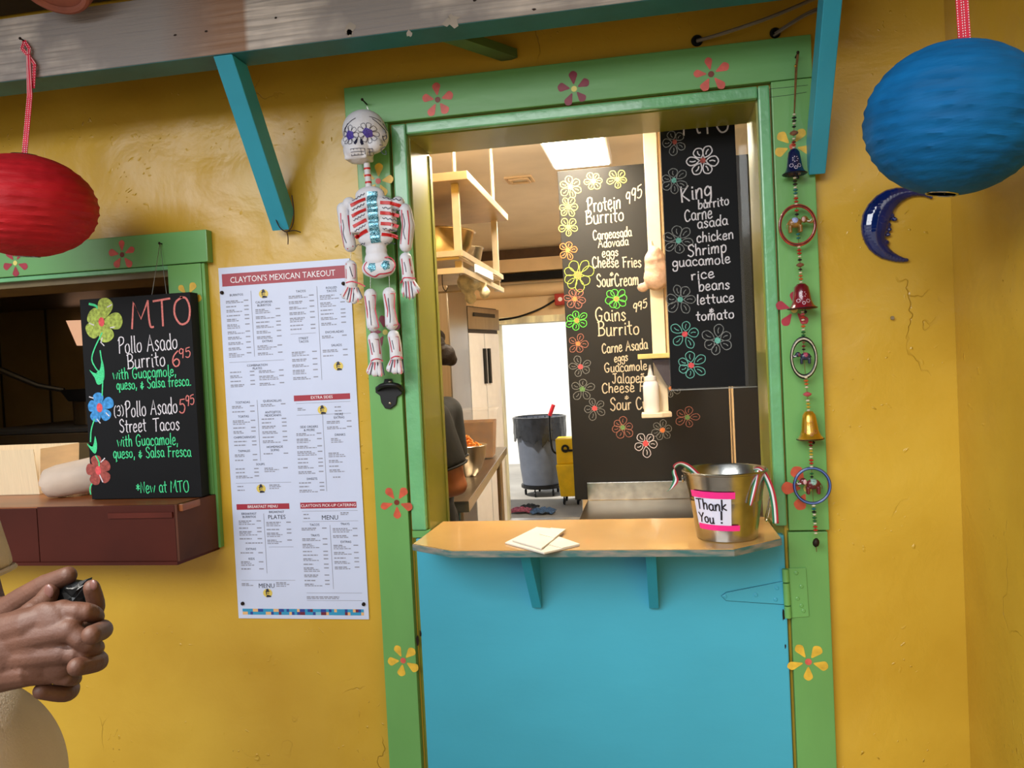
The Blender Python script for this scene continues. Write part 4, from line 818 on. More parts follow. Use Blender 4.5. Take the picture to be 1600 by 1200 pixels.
# ================================================================== PAPIER MACHE SKELETON
M_PM = mat('papier_mache_white', '#d6d6dd', .55, var=.04, scale=14, bump=.0012, bscale=70)
M_DR = mat('doll_red', '#c4201f', .45, var=.06); M_DP = mat('doll_pink_red', '#c2334a', .5, var=.06); M_DN = mat('doll_navy', '#1b1c3c', .5, var=.1); M_DV = mat('doll_violet_glitter', '#4a3c9c', .4, var=.3, scale=400)
def glitter():
    m = bpy.data.materials.new('teal_glitter'); m.use_nodes = True; n = m.node_tree; B = n.nodes['Principled BSDF']; v = n.nodes.new('ShaderNodeTexVoronoi'); v.inputs['Scale'].default_value = 700
    t = n.nodes.new('ShaderNodeTexCoord'); n.links.new(t.outputs['Object'], v.inputs[0]); r = n.nodes.new('ShaderNodeValToRGB'); e = r.color_ramp.elements
    e[0].color = lin('#123a48'); e[0].position = .2; e[1].color = lin('#a9dcec'); e[1].position = .75; q = e.new(.45); q.color = lin('#2f8aa0')
    n.links.new(v.outputs['Color'], r.inputs[0]); n.links.new(r.outputs[0], B.inputs['Base Color']); B.inputs['Roughness'].default_value = .3; B.inputs['Metallic'].default_value = .4; MATS['teal_glitter'] = m; return m
M_GL = glitter()
sk = thing('skeleton_figure', 'hanging papier mache skeleton with painted skull and jointed limbs on the door frame', 'skeleton', at(580, 400, -.08))
YS = -.075
def W3(px, py, y=YS): return at(px, py, y)
def bvh_y(o_mb):
    t = BVHTree.FromPolygons([tuple(v) for v in o_mb.v], o_mb.f)
    def f(x, z):
        h = t.ray_cast(Vector((x, -1, z)), Vector((0, 1, 0)))
        if h[0] is None:
            h = t.find_nearest(Vector((x, YS-.02, z)))
            return h[0].y
        return h[0].y
    return f
YD = -.11
def S(*pts, y=None): return [W3(px, py, YD if y is None else y).xz for px, py in pts]
def WD(px, py): return W3(px, py, YD)
# skull
m0 = MB(); c = W3(567, 209); m0.ball(c+Vector((.002, .005, .008)), (.052, .046, .048), 24, 16); m0.ball(c+Vector((.016, .01, -.004)), (.042, .038, .042), 20, 14)
c2 = W3(562, 240); m0.ball(c2+Vector((0, -.006, .006)), (.036, .036, .032), 20, 14); m0.box(c2.x-.027, c2.x+.027, c2.y-.03, c2.y+.02, c2.z-.019, c2.z+.02)
m0.ball(W3(545, 224)+Vector((0, -.006, 0)), .016, 12, 8); m0.ball(W3(589, 228)+Vector((0, -.01, 0)), .018, 12, 8)
hd = remesh(m0, .0022, 6); head = hd.build('skull', M_PM, sk, smooth=True); hy = bvh_y(hd)
dn = MB(); vio = MB()
def ring(mb, cx, cy, rx, ry, w, f, n=20, lobes=0, amp=0, ph=0):
    pts = [WD(cx+(rx+amp*abs(math.sin(lobes*t*math.pi/n)))*math.cos(2*math.pi*t/n+ph), cy+(ry+amp*abs(math.sin(lobes*t*math.pi/n)))*math.sin(2*math.pi*t/n+ph)).xz for t in range(n+1)]
    mb.ribbon(pts, w, f, .0006)
for ex, ey in ((546, 211), (574, 207)):
    vio = MB()
    for k in range(9):
        a = 2*math.pi*k/9; px = ex+9.5*math.cos(a); py = ey+10*math.sin(a); 
        dn.ribbon(catmull([WD(ex+7*math.cos(a-.3), ey+7.5*math.sin(a-.3)).xz, WD(ex+13*math.cos(a-.25), ey+14*math.sin(a-.25)).xz, WD(ex+14.5*math.cos(a), ey+15*math.sin(a)).xz, WD(ex+13*math.cos(a+.25), ey+14*math.sin(a+.25)).xz, WD(ex+7*math.cos(a+.3), ey+7.5*math.sin(a+.3)).xz], 3), .0011, hy, .0006)
    vio.fill([WD(ex+6.5*math.cos(t*.6283)*(1+.2*(t % 2)), ey+6.5*math.sin(t*.6283)*(1+.2*(t % 2))).xz for t in range(10)], hy, .0007); vio.build('glitter_eye', M_DV, head, fix=False)
for s in (-1, 1): dn.fill([WD(561+s*4+a*s, 221+b).xz for a, b in ((-2, -7), (1.5, -1), (3, 4), (0, 6), (-2, 2))], hy, .0008)
for i in range(7): dn.ribbon(S((549+i*5, 234-i*.7), (549.5+i*5, 243-i*.7)), .0011, hy, .0006)
for k in range(3): dn.ribbon(S(*[(549+i*6, 234+k*4.7-i*.8) for i in range(6)]), .0011, hy, .0006)
for st in ([(535, 208), (540, 198), (548, 190), (556, 185)], [(536, 202), (543, 193)], [(580, 184), (588, 190), (596, 200), (600, 212)], [(576, 181), (586, 183), (594, 190), (600, 200)], [(598, 226), (592, 230), (593, 236), (599, 238), (598, 232)], [(590, 224), (594, 224)], [(592, 208), (598, 208), (599, 214), (593, 215), (592, 208)]):
    dn.ribbon(catmull(S(*st), 3), .0016, hy, .0006)
dn.build('ink_drawing', M_DN, head, fix=False)
# neck: striped spring
nk = MB(); a = W3(573, 255); b = W3(577, 300); nk.tube([a, b], .0075, 12)
neck = nk.build('neck', M_PM, sk, smooth=True)
for k in range(4):
    p = a.lerp(b, .2+k*.24); MB().lathe([(.0078, -.0022), (.0082, 0), (.0078, .0022)], p, (b-a), 12).build('red_band', M_DR, neck, smooth=True)
# torso
m0 = MB()
tp_ = [(578, 305, .036, .020), (581, 320, .057, .026), (583, 338, .058, .028), (585, 355, .053, .027), (587, 373, .043, .024), (588, 392, .026, .02), (589, 405, .03, .021)]
for px, py, rx, ry in tp_: m0.ball(W3(px, py), (rx, ry, .021), 20, 12)
for px, py in ((546, 319), (622, 318)): m0.ball(W3(px, py), (.017, .016, .017), 12, 8)
tb = W3(583, 340); m0.box(tb.x-.052, tb.x+.052, YS-.02, YS+.018, tb.z-.035, tb.z+.035)
td = remesh(m0, .0024, 7); torso = td.build('torso', M_PM, sk, smooth=True); ty = bvh_y(td)
YD = -.1; rr_ = MB(); nv = MB(); gl = MB(); gl.ribbon(catmull(S((580, 303), (581, 318), (583, 335), (584, 352), (586, 374)), 6), .0235, ty, .0012)
for k in range(4):
    y0 = 316+k*16.5
    for s, xa, xb in ((-1, 548+k*2, 569+k), (1, 595+k*.5, 622-k*1.2)):
        dy = -5 if s < 0 else 3
        P_ = [(xa, y0+(4 if s < 0 else 0)), ((xa+xb)/2, y0-1+(0 if s < 0 else 1.5)), (xb, y0+(-5 if s < 0 else 4))]
        for j in range(1): rr_ = MB(); rr_.ribbon(catmull(S(*P_), 6), .0078, ty, .0012); rr_.build('red_rib', M_DR, torso, fix=False)
        pts = [(xa+(xb-xa)*i/12-(1 if s < 0 else -1), y0-9+(4-9*i/12 if s < 0 else 4*i/12)+1.4*math.sin(i*1.9)) for i in range(13)]
        nv.ribbon(S(*pts), .0018, ty, .0008)
nv.ribbon(S(*[(552+i*2, 383-.5*i+1.5*math.sin(i*2)) for i in range(9)]), .0016, ty, .0008); nv.ribbon(S(*[(598+i*2, 379+1.5*math.sin(i*2)) for i in range(9)]), .0016, ty, .0008)
nv.build('ink_line', M_DN, torso, fix=False); gl.build('glitter_breastbone', M_GL, torso, fix=False)
# pelvis
m0 = MB(); p = W3(591, 420); m0.ball(p, (.036, .02, .023), 20, 12); m0.ball(p+Vector((-.016, 0, .002)), (.024, .019, .021), 16, 10); m0.ball(p+Vector((.018, 0, .002)), (.024, .019, .021), 16, 10); m0.ball(W3(589, 404), (.02, .016, .02), 12, 8)
pd_ = remesh(m0, .0024, 5); pelvis = pd_.build('pelvis', M_PM, sk, smooth=True); py_ = bvh_y(pd_)
YD = -.094; q = MB(); q.ribbon(catmull(S((569, 414), (574, 407), (584, 409), (593, 406), (604, 401), (612, 405), (616, 414), (611, 423), (601, 427), (592, 428), (583, 432), (573, 427), (568, 420)), 3, True)+S((569, 414)), .0028, py_, .0008); q.build('red_outline', M_DP, pelvis, fix=False)
q = MB()
for cx, cy in ((581, 417), (602, 414)): q.fill([WD(cx+6*math.cos(t*.6)*(1+.25*(t % 2)), cy+7*math.sin(t*.6)*(1+.25*(t % 2))).xz for t in range(10)], py_, .0008)
q.build('glitter_patch', M_GL, pelvis, fix=False)
# limbs
YD = -.087
def limb(name, pts, rad, outline, ink, wv=.0024, extra=None, box=None):
    m0 = MB(); P_ = [W3(*p) for p in pts]; capsule(m0, P_, rad, 14)
    for (a_, ra) in (extra or []): m0.ball(W3(*a_), ra, 14, 8)
    r_ = remesh(m0, .0017, 4); o = r_.build(name, M_PM, sk, smooth=True); f = bvh_y(r_)
    if outline: MB().ribbon(S(*outline)+S(outline[0]), wv, f, .0007).build('red_outline', M_DP, o, fix=False)
    for i_ in (ink or []): MB().ribbon(catmull(S(*i_), 3), .0016, f, .0007).build('ink_squiggle', M_DN, o, fix=False)
    return o, f
limb('upper_arm', [(536, 326), (540, 352), (547, 384)], (.0150, .0155, .015), [(533, 334), (543, 336), (545, 352), (551, 385), (543, 389), (537, 386), (534, 362)], [[(536, 344), (538, 356), (537, 366), (542, 380)]], extra=[((538, 335), (.012, .011, .012))])
limb('upper_arm', [(633, 328), (638, 352), (634, 384)], (.0150, .0155, .015), [(628, 329), (637, 329), (640, 352), (638, 382), (626, 381), (629, 352)], [[(630, 334), (633, 350), (631, 362), (634, 374)]])
def handpiece(name, top, mid, bot, fan, cuff, outl, ink, lines):
    m0 = MB(); P_ = [W3(*top), W3(*mid), W3(*bot)]; capsule(m0, P_, (.0145, .0145, .015), 14)
    for (px, py), r_ in fan: m0.tube([W3(*bot), W3(px, py, YS-.003)], (.011, r_), 10); m0.ball(W3(px, py, YS-.003), r_, 10, 8)
    r_ = remesh(m0, .0016, 4); o = r_.build(name, M_PM, sk, smooth=True); f = bvh_y(r_)
    MB().ribbon(S(*outl)+S(outl[0]), .0022, f, .0007).build('red_outline', M_DP, o, fix=False)
    MB().ribbon(catmull(S(*cuff), 3), .0028, f, .0007).build('red_cuff', M_DP, o, fix=False)
    for i_ in ink: MB().ribbon(catmull(S(*i_), 3), .0016, f, .0007).build('ink_squiggle', M_DN, o, fix=False)
    for i, l in enumerate(lines): MB().ribbon(S(*l), .0022, f, .0007).build('painted_bone_line', M_DP if i % 2 == 0 else M_DN, o, fix=False)
handpiece('forearm_and_hand', (548, 416), (549, 432), (549, 446), [((538, 462), .008), ((545, 468), .008), ((553, 470), .008), ((561, 464), .008)], [(541, 442), (550, 440), (559, 442), (569, 447)], [(541, 412), (554, 413), (555, 434), (541, 435)], [[(547, 417), (549, 425), (551, 432)]],
    [[(544, 449), (536, 463)], [(547, 450), (542, 468)], [(550, 450), (546, 472)], [(553, 450), (551, 471)], [(556, 450), (559, 472)], [(559, 449), (566, 465)]])
handpiece('forearm_and_hand', (634, 404), (637, 422), (638, 436), [((632, 456), .008), ((638, 461), .008), ((645, 461), .008), ((651, 453), .009)], [(626, 442), (630, 435), (638, 434), (649, 435)], [(628, 405), (639, 404), (643, 427), (630, 429)], [[(632, 410), (634, 418), (635, 425)]],
    [[(630, 441), (630, 464)], [(634, 440), (635, 466)], [(638, 440), (640, 468)], [(642, 440), (645, 467)], [(645, 440), (654, 458)]])
limb('thigh', [(579, 461), (579, 484), (583, 508)], (.0155, .012, .0155), [(570, 463), (586, 461), (586, 484), (592, 512), (575, 514), (574, 490)], [[(577, 470), (578, 485), (580, 500), (581, 508)]], wv=.0026)
limb('thigh', [(608, 459), (609, 482), (612, 506)], (.0155, .012, .0155), [(601, 460), (617, 458), (616, 482), (622, 507), (604, 510), (606, 486)], [[(607, 466), (608, 480), (610, 495), (610, 504)]], wv=.0026)
for (dx, dy) in ((0, 0), (31, -4)):
    handpiece('shin_and_foot', (584+dx, 529+dy), (587+dx, 545+dy), (588+dx, 562+dy), [((578+dx, 580+dy), .009), ((586+dx, 583+dy), .009), ((594+dx, 583+dy), .009)], [(580+dx, 564+dy), (586+dx, 561+dy), (592+dx, 561+dy), (598+dx, 564+dy)], [(577+dx, 531+dy), (591+dx, 530+dy), (593+dx, 553+dy), (582+dx, 554+dy)], [[(582+dx, 536+dy), (584+dx, 545+dy), (585+dx, 550+dy)]],
        [[(580+dx, 566+dy), (574+dx, 582+dy)], [(583+dx, 566+dy), (578+dx, 586+dy)], [(586+dx, 566+dy), (584+dx, 587+dy)], [(590+dx, 566+dy), (590+dx, 588+dy)], [(594+dx, 566+dy), (596+dx, 588+dy)], [(597+dx, 567+dy), (600+dx, 586+dy)]])
for a_, b_2 in (((548, 390), (548, 412)), ((632, 388), (633, 403)), ((638, 388), (639, 404)), ((579, 432), (579, 457)), ((608, 428), (609, 455)), ((584, 514), (585, 526)), ((612, 510), (614, 520)), ((545, 326), (540, 328)), ((620, 322), (631, 326)), ((573, 166), (574, 182)), ((573, 166), (583, 184))):
    MB().tube([W3(*a_), W3(*b_2)], .0007, 5).build('joint_string', M_ZINC, sk)
n0 = at(573, 163, -.0222); tag(MB().tube([n0, n0+Vector((0, -.03, .002))], .0018, 8).ball(n0+Vector((0, -.03, .002)), .0035, 8, 6).build('nail', M_NAIL, smooth=True), 'dark nail in the green head board holding the skeleton', 'nail')
# ---- bottle opener
bo = thing('bottle_opener', 'black cast iron wall bottle opener on the green frame under the skeleton', 'bottle opener', at(608, 615, -.022))
ou = [(602, 592), (613, 592), (616, 600), (630, 606), (629, 616), (622, 620), (620, 632), (611, 639), (603, 638), (597, 629), (595, 618), (588, 613), (588, 604), (600, 600)]
MB().prism([q for q in S(*ou, y=-.022)], -.029, -.0225).build('back_plate', M_DARKM, bo, bevel=.0015)
q = MB(); q.tube(catmull([at(590, 608, -.03), at(596, 603, -.045), at(609, 601, -.05), at(622, 603, -.045), at(628, 609, -.03)], 4), [.006]*17, 10); q.build('opener_lip', M_DARKM, bo, smooth=True)
c = at(609, 597, -.029); MB().ball(c, (.0045, .003, .0045), 10, 6).build('screw', M_STEEL, bo, smooth=True)
c = at(609, 630, -.029); MB().ball(c, (.0035, .002, .0035), 10, 6).build('screw', M_STEEL, bo, smooth=True)

# ================================================================== BEADED GARLAND
gd = thing('bell_garland', 'hanging garland of beads, painted bells and ringed elephants on the right door board', 'garland', at(1245, 300, -.05))
YG = -.05
GX = [(1243, 105), (1241, 180), (1240, 235), (1243, 300), (1246, 350), (1250, 410), (1252, 450), (1255, 505), (1256, 560), (1261, 610), (1264, 650), (1267, 700), (1269, 760), (1273, 812), (1275, 838)]
def gp(y, Y=YG):
    for (x0, y0), (x1, y1) in zip(GX[:-1], GX[1:]):
        if y <= y1: break
    t = (y-y0)/(y1-y0); return at(x0+(x1-x0)*t, y, Y)
M_CORD = mat('brown_cord', '#6b4a22', .9, var=.2, scale=90)
n0 = at(1243, 90, -.0222); tag(MB().tube([n0, n0+Vector((0, -.03, 0))], .0018, 8).ball(n0+Vector((0, -.03, 0)), .0034, 8, 6).build('nail', M_NAIL, smooth=True), 'dark nail at the top right of the frame holding the bead garland', 'nail')
cd = MB(); cd.tube([n0+Vector((0, -.026, 0)), gp(104), gp(180)], .0014, 6); cd.tube([n0+Vector((.002, -.026, 0)), gp(104)+Vector((.003, 0, 0)), gp(180)], .0014, 6); cd.tube([gp(y) for y in range(175, 840, 20)], .0006, 5); cd.build('cord', M_CORD, gd)
MB().ball(gp(103), .003, 8, 6).build('brass_bead', mat('brass', '#b98b3a', .3, .9), gd, smooth=True)
BC = {'w': '#cfc8b0', 'k': '#14161a', 'r': '#a8281f', 'o': '#b8562a', 'g': '#1f5c33', 't': '#17666a', 'y': '#b99c33', 'p': '#b04a55', 'm': '#6d1420', 'n': '#7a4d3c'}
for k_, c_2 in BC.items(): mat('bead_'+k_, c_2, .3, var=.15, scale=200, coat=.4)
bead_me = {}
seq = [(179, 'w', 1), (184, 'k', 1.3), (189, 'k', 1.2), (193, 'w', 1), (198, 'k', 1.1), (208, 'n', 2.3), (217, 'w', 1), (222, 'm', 1.2), (226, 'r', 1.2), (231, 'w', 1),
       (278, 'w', 1), (283, 'k', 1.3), (288, 'k', 1.3), (293, 'w', 1), (297, 't', 1.3), (302, 't', 1.2), (306, 'w', 1), (310, 'r', 1.3), (315, 'r', 1.2), (319, 'w', 1), (329, 'r', 1.2), (335, 'k', 1.2), (366, 't', 1.2), (372, 't', 1.1),
       (386, 'w', 1), (391, 'r', 1.3), (396, 'r', 1.3), (401, 'w', 1), (406, 'k', 1.2), (414, 'n', 2.1), (421, 'k', 1.1), (426, 'w', 1), (431, 'o', 1.2), (436, 'o', 1.2), (441, 'w', 1),
       (487, 'w', 1), (491, 'p', 1.3), (496, 'r', 1.2), (500, 'w', 1), (505, 'p', 1.3), (510, 'o', 1.3), (515, 'w', 1), (519, 'g', 1.3), (524, 'g', 1.2), (529, 'w', 1), (535, 'n', 1), (541, 'm', 1.1), (546, 'k', 1),
       (590, 'w', 1.1), (595, 'o', 1.3), (600, 'o', 1.2), (605, 'w', 1), (616, 'p', 2.3), (626, 'w', 1.1), (631, 'y', 1.2), (636, 'y', 1.2), (641, 'w', 1), (691, 'r', 1.3), (696, 'm', 1.2), (701, 'w', 1), (705, 'y', 1.1), (710, 'y', 1.1), (714, 'w', 1), (719, 'r', 1.3), (724, 'r', 1.2), (729, 'w', 1),
       (740, 'g', 1.1), (745, 'k', 1), (790, 'w', 1.1), (795, 't', 1.3), (800, 'k', 1.3), (804, 'w', 1), (809, 'g', 1.3), (814, 'g', 1.2), (818, 'w', 1), (823, 'r', 1.3), (828, 'r', 1.3), (833, 'w', 1)]
def shared(name, key, m, parent, loc, sc, mk):
    if key not in bead_me:
        o = mk().build(name, m, None, smooth=True); bead_me[key] = o.data; bpy.data.objects.remove(o)
    o = bpy.data.objects.new(name, bead_me[key]); COL.objects.link(o); o.parent = parent; o.location = loc-parent.location; o.scale = sc; return o
for y, k_, s in seq:
    r_ = .0031*s; shared('bead', 'b'+k_, 'bead_'+k_, gd, gp(y), (s*1.3, s*1.3, s*(1.0 if s < 2 else 1.1)), lambda: MB().torus((0, 0, 0), .0019, .0013, (0, 0, 1), 12, 6).ball((0, 0, 0), (.0026, .0026, .0022), 10, 6))
def bell(y0, y1, rpx, m, deco, lbl, tilt=0):
    t = gp(y0); b = gp(y1); H = (t-b).length; r_ = (at(1000+rpx, y1, YG)-at(1000, y1, YG)).length
    prof = [(.0008, H), (r_*.28, H*.985), (r_*.48, H*.86), (r_*.56, H*.6), (r_*.64, H*.3), (r_*.78, H*.12), (r_*1.0, 0), (r_*.98, -.0012), (r_*.9, 0), (r_*.7, H*.1), (r_*.55, H*.3), (r_*.45, H*.8), (.0008, H*.93)]
    axis = (t-b).normalized(); mb = MB().lathe(prof, b, axis, 28); o = mb.build('bell', m, gd, smooth=True); o['label'] = lbl
    f = bvh_y(mb); q = MB(); g_ = random.Random(y0)
    for cx, cz, rr2 in ((0, .55, .0055), (-.33, .3, .0035), (.3, .28, .0035), (.0, .2, .003)):
        cc_ = b+axis*(H*cz)+Vector((r_*cx, 0, 0))
        for k in range(7):
            a = 2*math.pi*k/7; q.fill([(cc_.x+rr2*math.cos(a)+.0011*math.cos(u), cc_.z+rr2*math.sin(a)+.0011*math.sin(u)) for u in (0, 1.26, 2.5, 3.8, 5)], f, .0004)
    q.build('painted_dots', deco, o, fix=False)
    MB().torus(b+axis*.0003, r_*.985, .0012, axis, 28, 6).build('bell_rim', M_DARKM, o, smooth=True)
    MB().tube([b+axis*H*.3+Vector((.004, 0, 0)), b-axis*.006+Vector((.006, 0, 0))], .0008, 5).ball(b-axis*.008+Vector((.006, 0, 0)), .0035, 8, 6).build('clapper', M_DARKM, o, smooth=True)
M_DOT = mat('pale_painted_dots', '#d9c9d4', .5, var=.1)
bell(233, 272, 18, mat('navy_lacquer', '#141a44', .25, var=.2, coat=.6), M_DOT, 'dark navy painted bell')
bell(443, 482, 22, mat('crimson_lacquer', '#7a1222', .25, var=.2, coat=.6), M_DOT, 'dark crimson painted bell')
bell(642, 686, 20, mat('gold_lacquer', '#c09020', .22, .6, var=.15, coat=.5), mat('red_painted_dots', '#a05a50', .5, var=.1), 'golden bell')
def elephant(c, s, m, cloth, ear, facing=1):
    m0 = MB(); c = Vector(c); V = lambda x, y, z: c+Vector((x*facing*s, y*s, z*s))
    m0.ball(V(-.1, 0, .1), (.42*s, .26*s, .32*s), 16, 10); m0.ball(V(.48, 0, .28), (.22*s, .18*s, .22*s), 14, 8)
    m0.tube(catmull([V(.6, 0, .25), V(.82, 0, .08), V(.95, -.02, .12), V(1.02, -.02, .4)], 3), [.11*s, .105*s, .1*s, .09*s, .085*s, .08*s, .07*s, .065*s, .06*s, .055*s], 8)
    for lx in (-.38, .22):
        for ly in (-.13, .13): m0.tube([V(lx, ly, -.05), V(lx, ly, -.5)], (.12*s, .10*s), 8)
    m0.tube(catmull([V(-.5, 0, .15), V(-.6, 0, -.05), V(-.58, 0, -.25)], 3), .03*s, 6)
    o = remesh(m0, .0011, 2).build('elephant', m, gd, smooth=True)
    MB().ball(V(-.1, 0, .16), (.30*s, .275*s, .28*s), 14, 8).build('saddle_cloth', cloth, o, smooth=True)
    MB().ball(V(.40, -.17, .26), (.11*s, .05*s, .16*s), 10, 8).build('ear', ear, o, smooth=True)
    MB().ball(V(.55, -.18, .3), (.025*s, .02*s, .025*s), 8, 6).build('eye', M_DARKM, o, smooth=True)
    for ly in (-.09, ): MB().tube(catmull([V(.62, ly, .16), V(.78, ly-.02, .14), V(.86, ly-.03, .26)], 3), [.03*s, .03*s, .028*s, .025*s, .02*s, .014*s, .008*s], 6).build('tusk', M_WHITE, o, smooth=True)
    return o
def hoop(cy, rx, rz, m, dots, key):
    C = gp(cy, YG); w_ = (at(1000+rx, cy, YG)-at(1000, cy, YG)).length; h_ = w_*rz/rx
    o = MB().torus(C, 1.0*w_, .0033, (0, 1, 0), 44, 8, sx=1, sz=rz/rx).build('ring', m, gd, smooth=True)
    MB().torus(C+Vector((0, -.0027, 0)), w_, .0011, (0, 1, 0), 44, 6, sx=1, sz=rz/rx).build('ring_stripe', dots, o, smooth=True)
    return C, w_
M_RING = mat('red_bangle', '#a32a1c', .3, var=.25, scale=60, coat=.4); M_STR = mat('dark_bangle_stripe', '#30100e', .3, var=.1)
C, w_ = hoop(352, 26, 30, M_RING, M_STR, 0); elephant(C+Vector((-.002, 0, .002)), .035, mat('ochre_elephant', '#8a6328', .35, var=.25, scale=60, coat=.3), mat('blue_white_cloth', '#2b46a8', .5, var=.3, col2='#c9d4ee', scale=260), mat('pink_ear', '#c39c96', .5), 1)
C, w_ = hoop(559, 18, 29, mat('black_beaded_ring', '#101010', .35, var=.1), MATS['bead_w'], 1)
elephant(C+Vector((.001, 0, .0)), .027, mat('dark_blue_elephant', '#1b2238', .35, var=.25, scale=60, coat=.3), mat('pink_cloth', '#9c3f56', .5, var=.3, scale=260), mat('maroon_ear', '#5a2030', .5), -1)
C, w_ = hoop(759, 26, 27, mat('navy_bangle', '#1a2560', .3, var=.25, scale=60, coat=.4), mat('blue_stripe', '#5c7fc0', .3), 2)
elephant(C+Vector((-.001, 0, .0)), .036, mat('maroon_elephant', '#5c1c20', .35, var=.25, scale=60, coat=.3), mat('mint_cloth', '#2c5a4c', .5, var=.3, col2='#a8cdbd', scale=260), mat('white_pink_ear', '#d3a8a8', .5), -1)
q = at(1275, 848, YG); MB().lathe([(.001, -.010), (.006, -.006), (.0075, 0), (.006, .006), (.002, .010)], q, (.15, 0, 1), 12).build('end_nut', M_NAIL, gd, smooth=True)
MB().tube([q+Vector((0, 0, -.008)), q+Vector((.0005, 0, -.02))], .0008, 5).build('cord_end', M_CORD, gd)

# ================================================================== KITCHEN
def tb_(x, y, z): return Vector((x, y, z))
# steel prep table along the left aisle (slightly askew)
pt_ = thing('prep_table', 'stainless steel prep table along the left side of the kitchen aisle', 'table', (-1.2, 2.4, 0))
n1 = Vector((-.80, 1.40)); n2 = Vector((-1.03, 3.52)); dd = (n2-n1).normalized(); nn = Vector((-dd.y, dd.x)); f1 = n1+nn*.55; f2 = n2+nn*.55
MB().slab([tuple(n1), tuple(n2), tuple(f2), tuple(f1)], .895, .90).build('table_top', M_STEEL, pt_, bevel=.0015)
q = MB(); q.bar((n1.x, n1.y, .875), (n2.x, n2.y, .875), .004, .045); q.bar((n1.x, n1.y, .875), (f1.x, f1.y, .875), .004, .045); q.build('turned_edge', mat('bright_steel_edge', '#cfc9be', .2, 1.0, var=.04), pt_)
for p in (n1.lerp(n2, .03)+nn*.05, n1.lerp(n2, .97)+nn*.05, f1.lerp(f2, .03)-nn*.05, f1.lerp(f2, .97)-nn*.05): MB().tube([(p.x, p.y, 0.0), (p.x, p.y, .8945)], .02, 14).build('leg', M_STEEL, pt_, smooth=True)
a_ = n1.lerp(n2, .03)+nn*.05; b_3 = n1.lerp(n2, .97)+nn*.05
MB().slab([tuple(a_), tuple(b_3), tuple(b_3+nn*.45), tuple(a_+nn*.45)], .25, .256).build('lower_shelf', M_STEEL, pt_)
def tabp(t, s): return n1.lerp(n2, t)+nn*s
# clear food container of salsa
fc = thing('food_container', 'clear square plastic container of orange-brown salsa on the prep table', 'container', (*tabp(.72, .17), .9005))
M_CLR = mat('clear_plastic', '#e8e4dc', .15, var=.01, alpha=.14)
c0 = tabp(.74, .135); hx = .125
def sq(h0, h1, hw0, hw1, mb=None):
    mb = mb or MB(); P_ = []
    for hw, z in ((hw0, h0), (hw1, h1)):
        for sx, sy in ((-1, -1), (1, -1), (1, 1), (-1, 1)): v = c0+dd*(sy*hw)+nn*(-sx*hw); P_.append((v.x, v.y, .9008+z))
    return mb.hexa(P_)
sq(0, .29, .105, .125).build('tub_wall', M_CLR, fc, bevel=.006)
sq(.004, .225, .1, .116).build('salsa', mat('orange_salsa', '#6b4106', .6, var=.25, scale=18, col2='#8f5c0c'), fc, bevel=.006)
sq(.29, .302, .134, .134).build('rim', M_CLR, fc, bevel=.003)
bw = tabp(.36, .105)
fb = thing('mixing_bowl', 'steel bowl of shredded orange food on the near end of the prep table', 'bowl', (bw.x, bw.y, .9003))
MB().lathe([(0, .002), (.05, .002), (.05, 0), (.055, .0), (.085, .045), (.105, .10), (.112, .155), (.116, .157), (.114, .160), (.109, .155), (.10, .10), (.08, .048), (.05, .008), (0, .006)], (bw.x, bw.y, .9003), n=36).build('bowl_body', M_STEEL, fb, smooth=True)
g = random.Random(11); q = MB()
for k in range(46):
    a = g.uniform(0, 6.28); r_ = g.uniform(0, .085); z = 1.04+.05*(1-r_/.09)+g.uniform(-.01, .015); p = Vector((bw.x+r_*math.cos(a), bw.y+r_*math.sin(a), z)); d_ = Vector((g.uniform(-1, 1), g.uniform(-1, 1), g.uniform(-.4, .6))).normalized()*.022
    q.tube([p-d_, p+Vector((0, 0, .006)), p+d_], .0045, 6)
q.ball((bw.x, bw.y, 1.02), (.09, .09, .035), 16, 8); o = q.build('shredded_food', mat('shredded_orange_food', '#e08838', .6, var=.2, scale=40), smooth=True); tag(o, 'orange shredded food heaped in the steel mixing bowl', 'food', kind='stuff')
# tall steel cabinet, reach-in cooler
tc_ = thing('steel_cabinet', 'tall brownish stainless cabinet at the left of the kitchen aisle', 'cabinet', (-1.47, 3.95, 0))
MB().box(-1.61, -1.385, 3.5, 4.05, .0, 2.06).build('cabinet_body', M_STEEL, tc_, bevel=.004); MB().box(-1.605, -1.39, 3.49, 3.4995, .1, 1.0).build('cabinet_door', M_STEEL, tc_, bevel=.002); MB().box(-1.605, -1.39, 3.49, 3.4995, 1.01, 2.0).build('cabinet_door', M_STEEL, tc_, bevel=.002)
MB().box(-1.59, -1.575, 3.465, 3.4895, 1.2, 1.45).build('handle', M_DARKM, tc_)
rf = thing('reach_in_cooler', 'pale steel reach-in cooler beside the back doorway', 'refrigerator', (-1.4, 4.4, 0))
A = Vector((-1.41, 4.1)); B_ = Vector((-1.285, 4.7)); d_ = (B_-A).normalized(); n_ = Vector((-d_.y, d_.x)); C1 = A+n_*.16; C2 = B_+n_*.16
M_RF = mat('pale_cooler_steel', '#e6e8ec', .25, .1, var=.02)
MB().slab([tuple(A), tuple(B_), tuple(C2), tuple(C1)], .0, 1.93).build('cooler_body', mat('dark_cooler_side', '#2b2622', .5), rf, bevel=.004)
for t0, t1 in ((.02, .49), (.51, .98)):
    a = A.lerp(B_, t0)-n_*.004; b = A.lerp(B_, t1)-n_*.004; MB().slab([tuple(a-n_*.012), tuple(b-n_*.012), tuple(b), tuple(a)], .12, 1.72).build('cooler_door', M_RF, rf, bevel=.003)
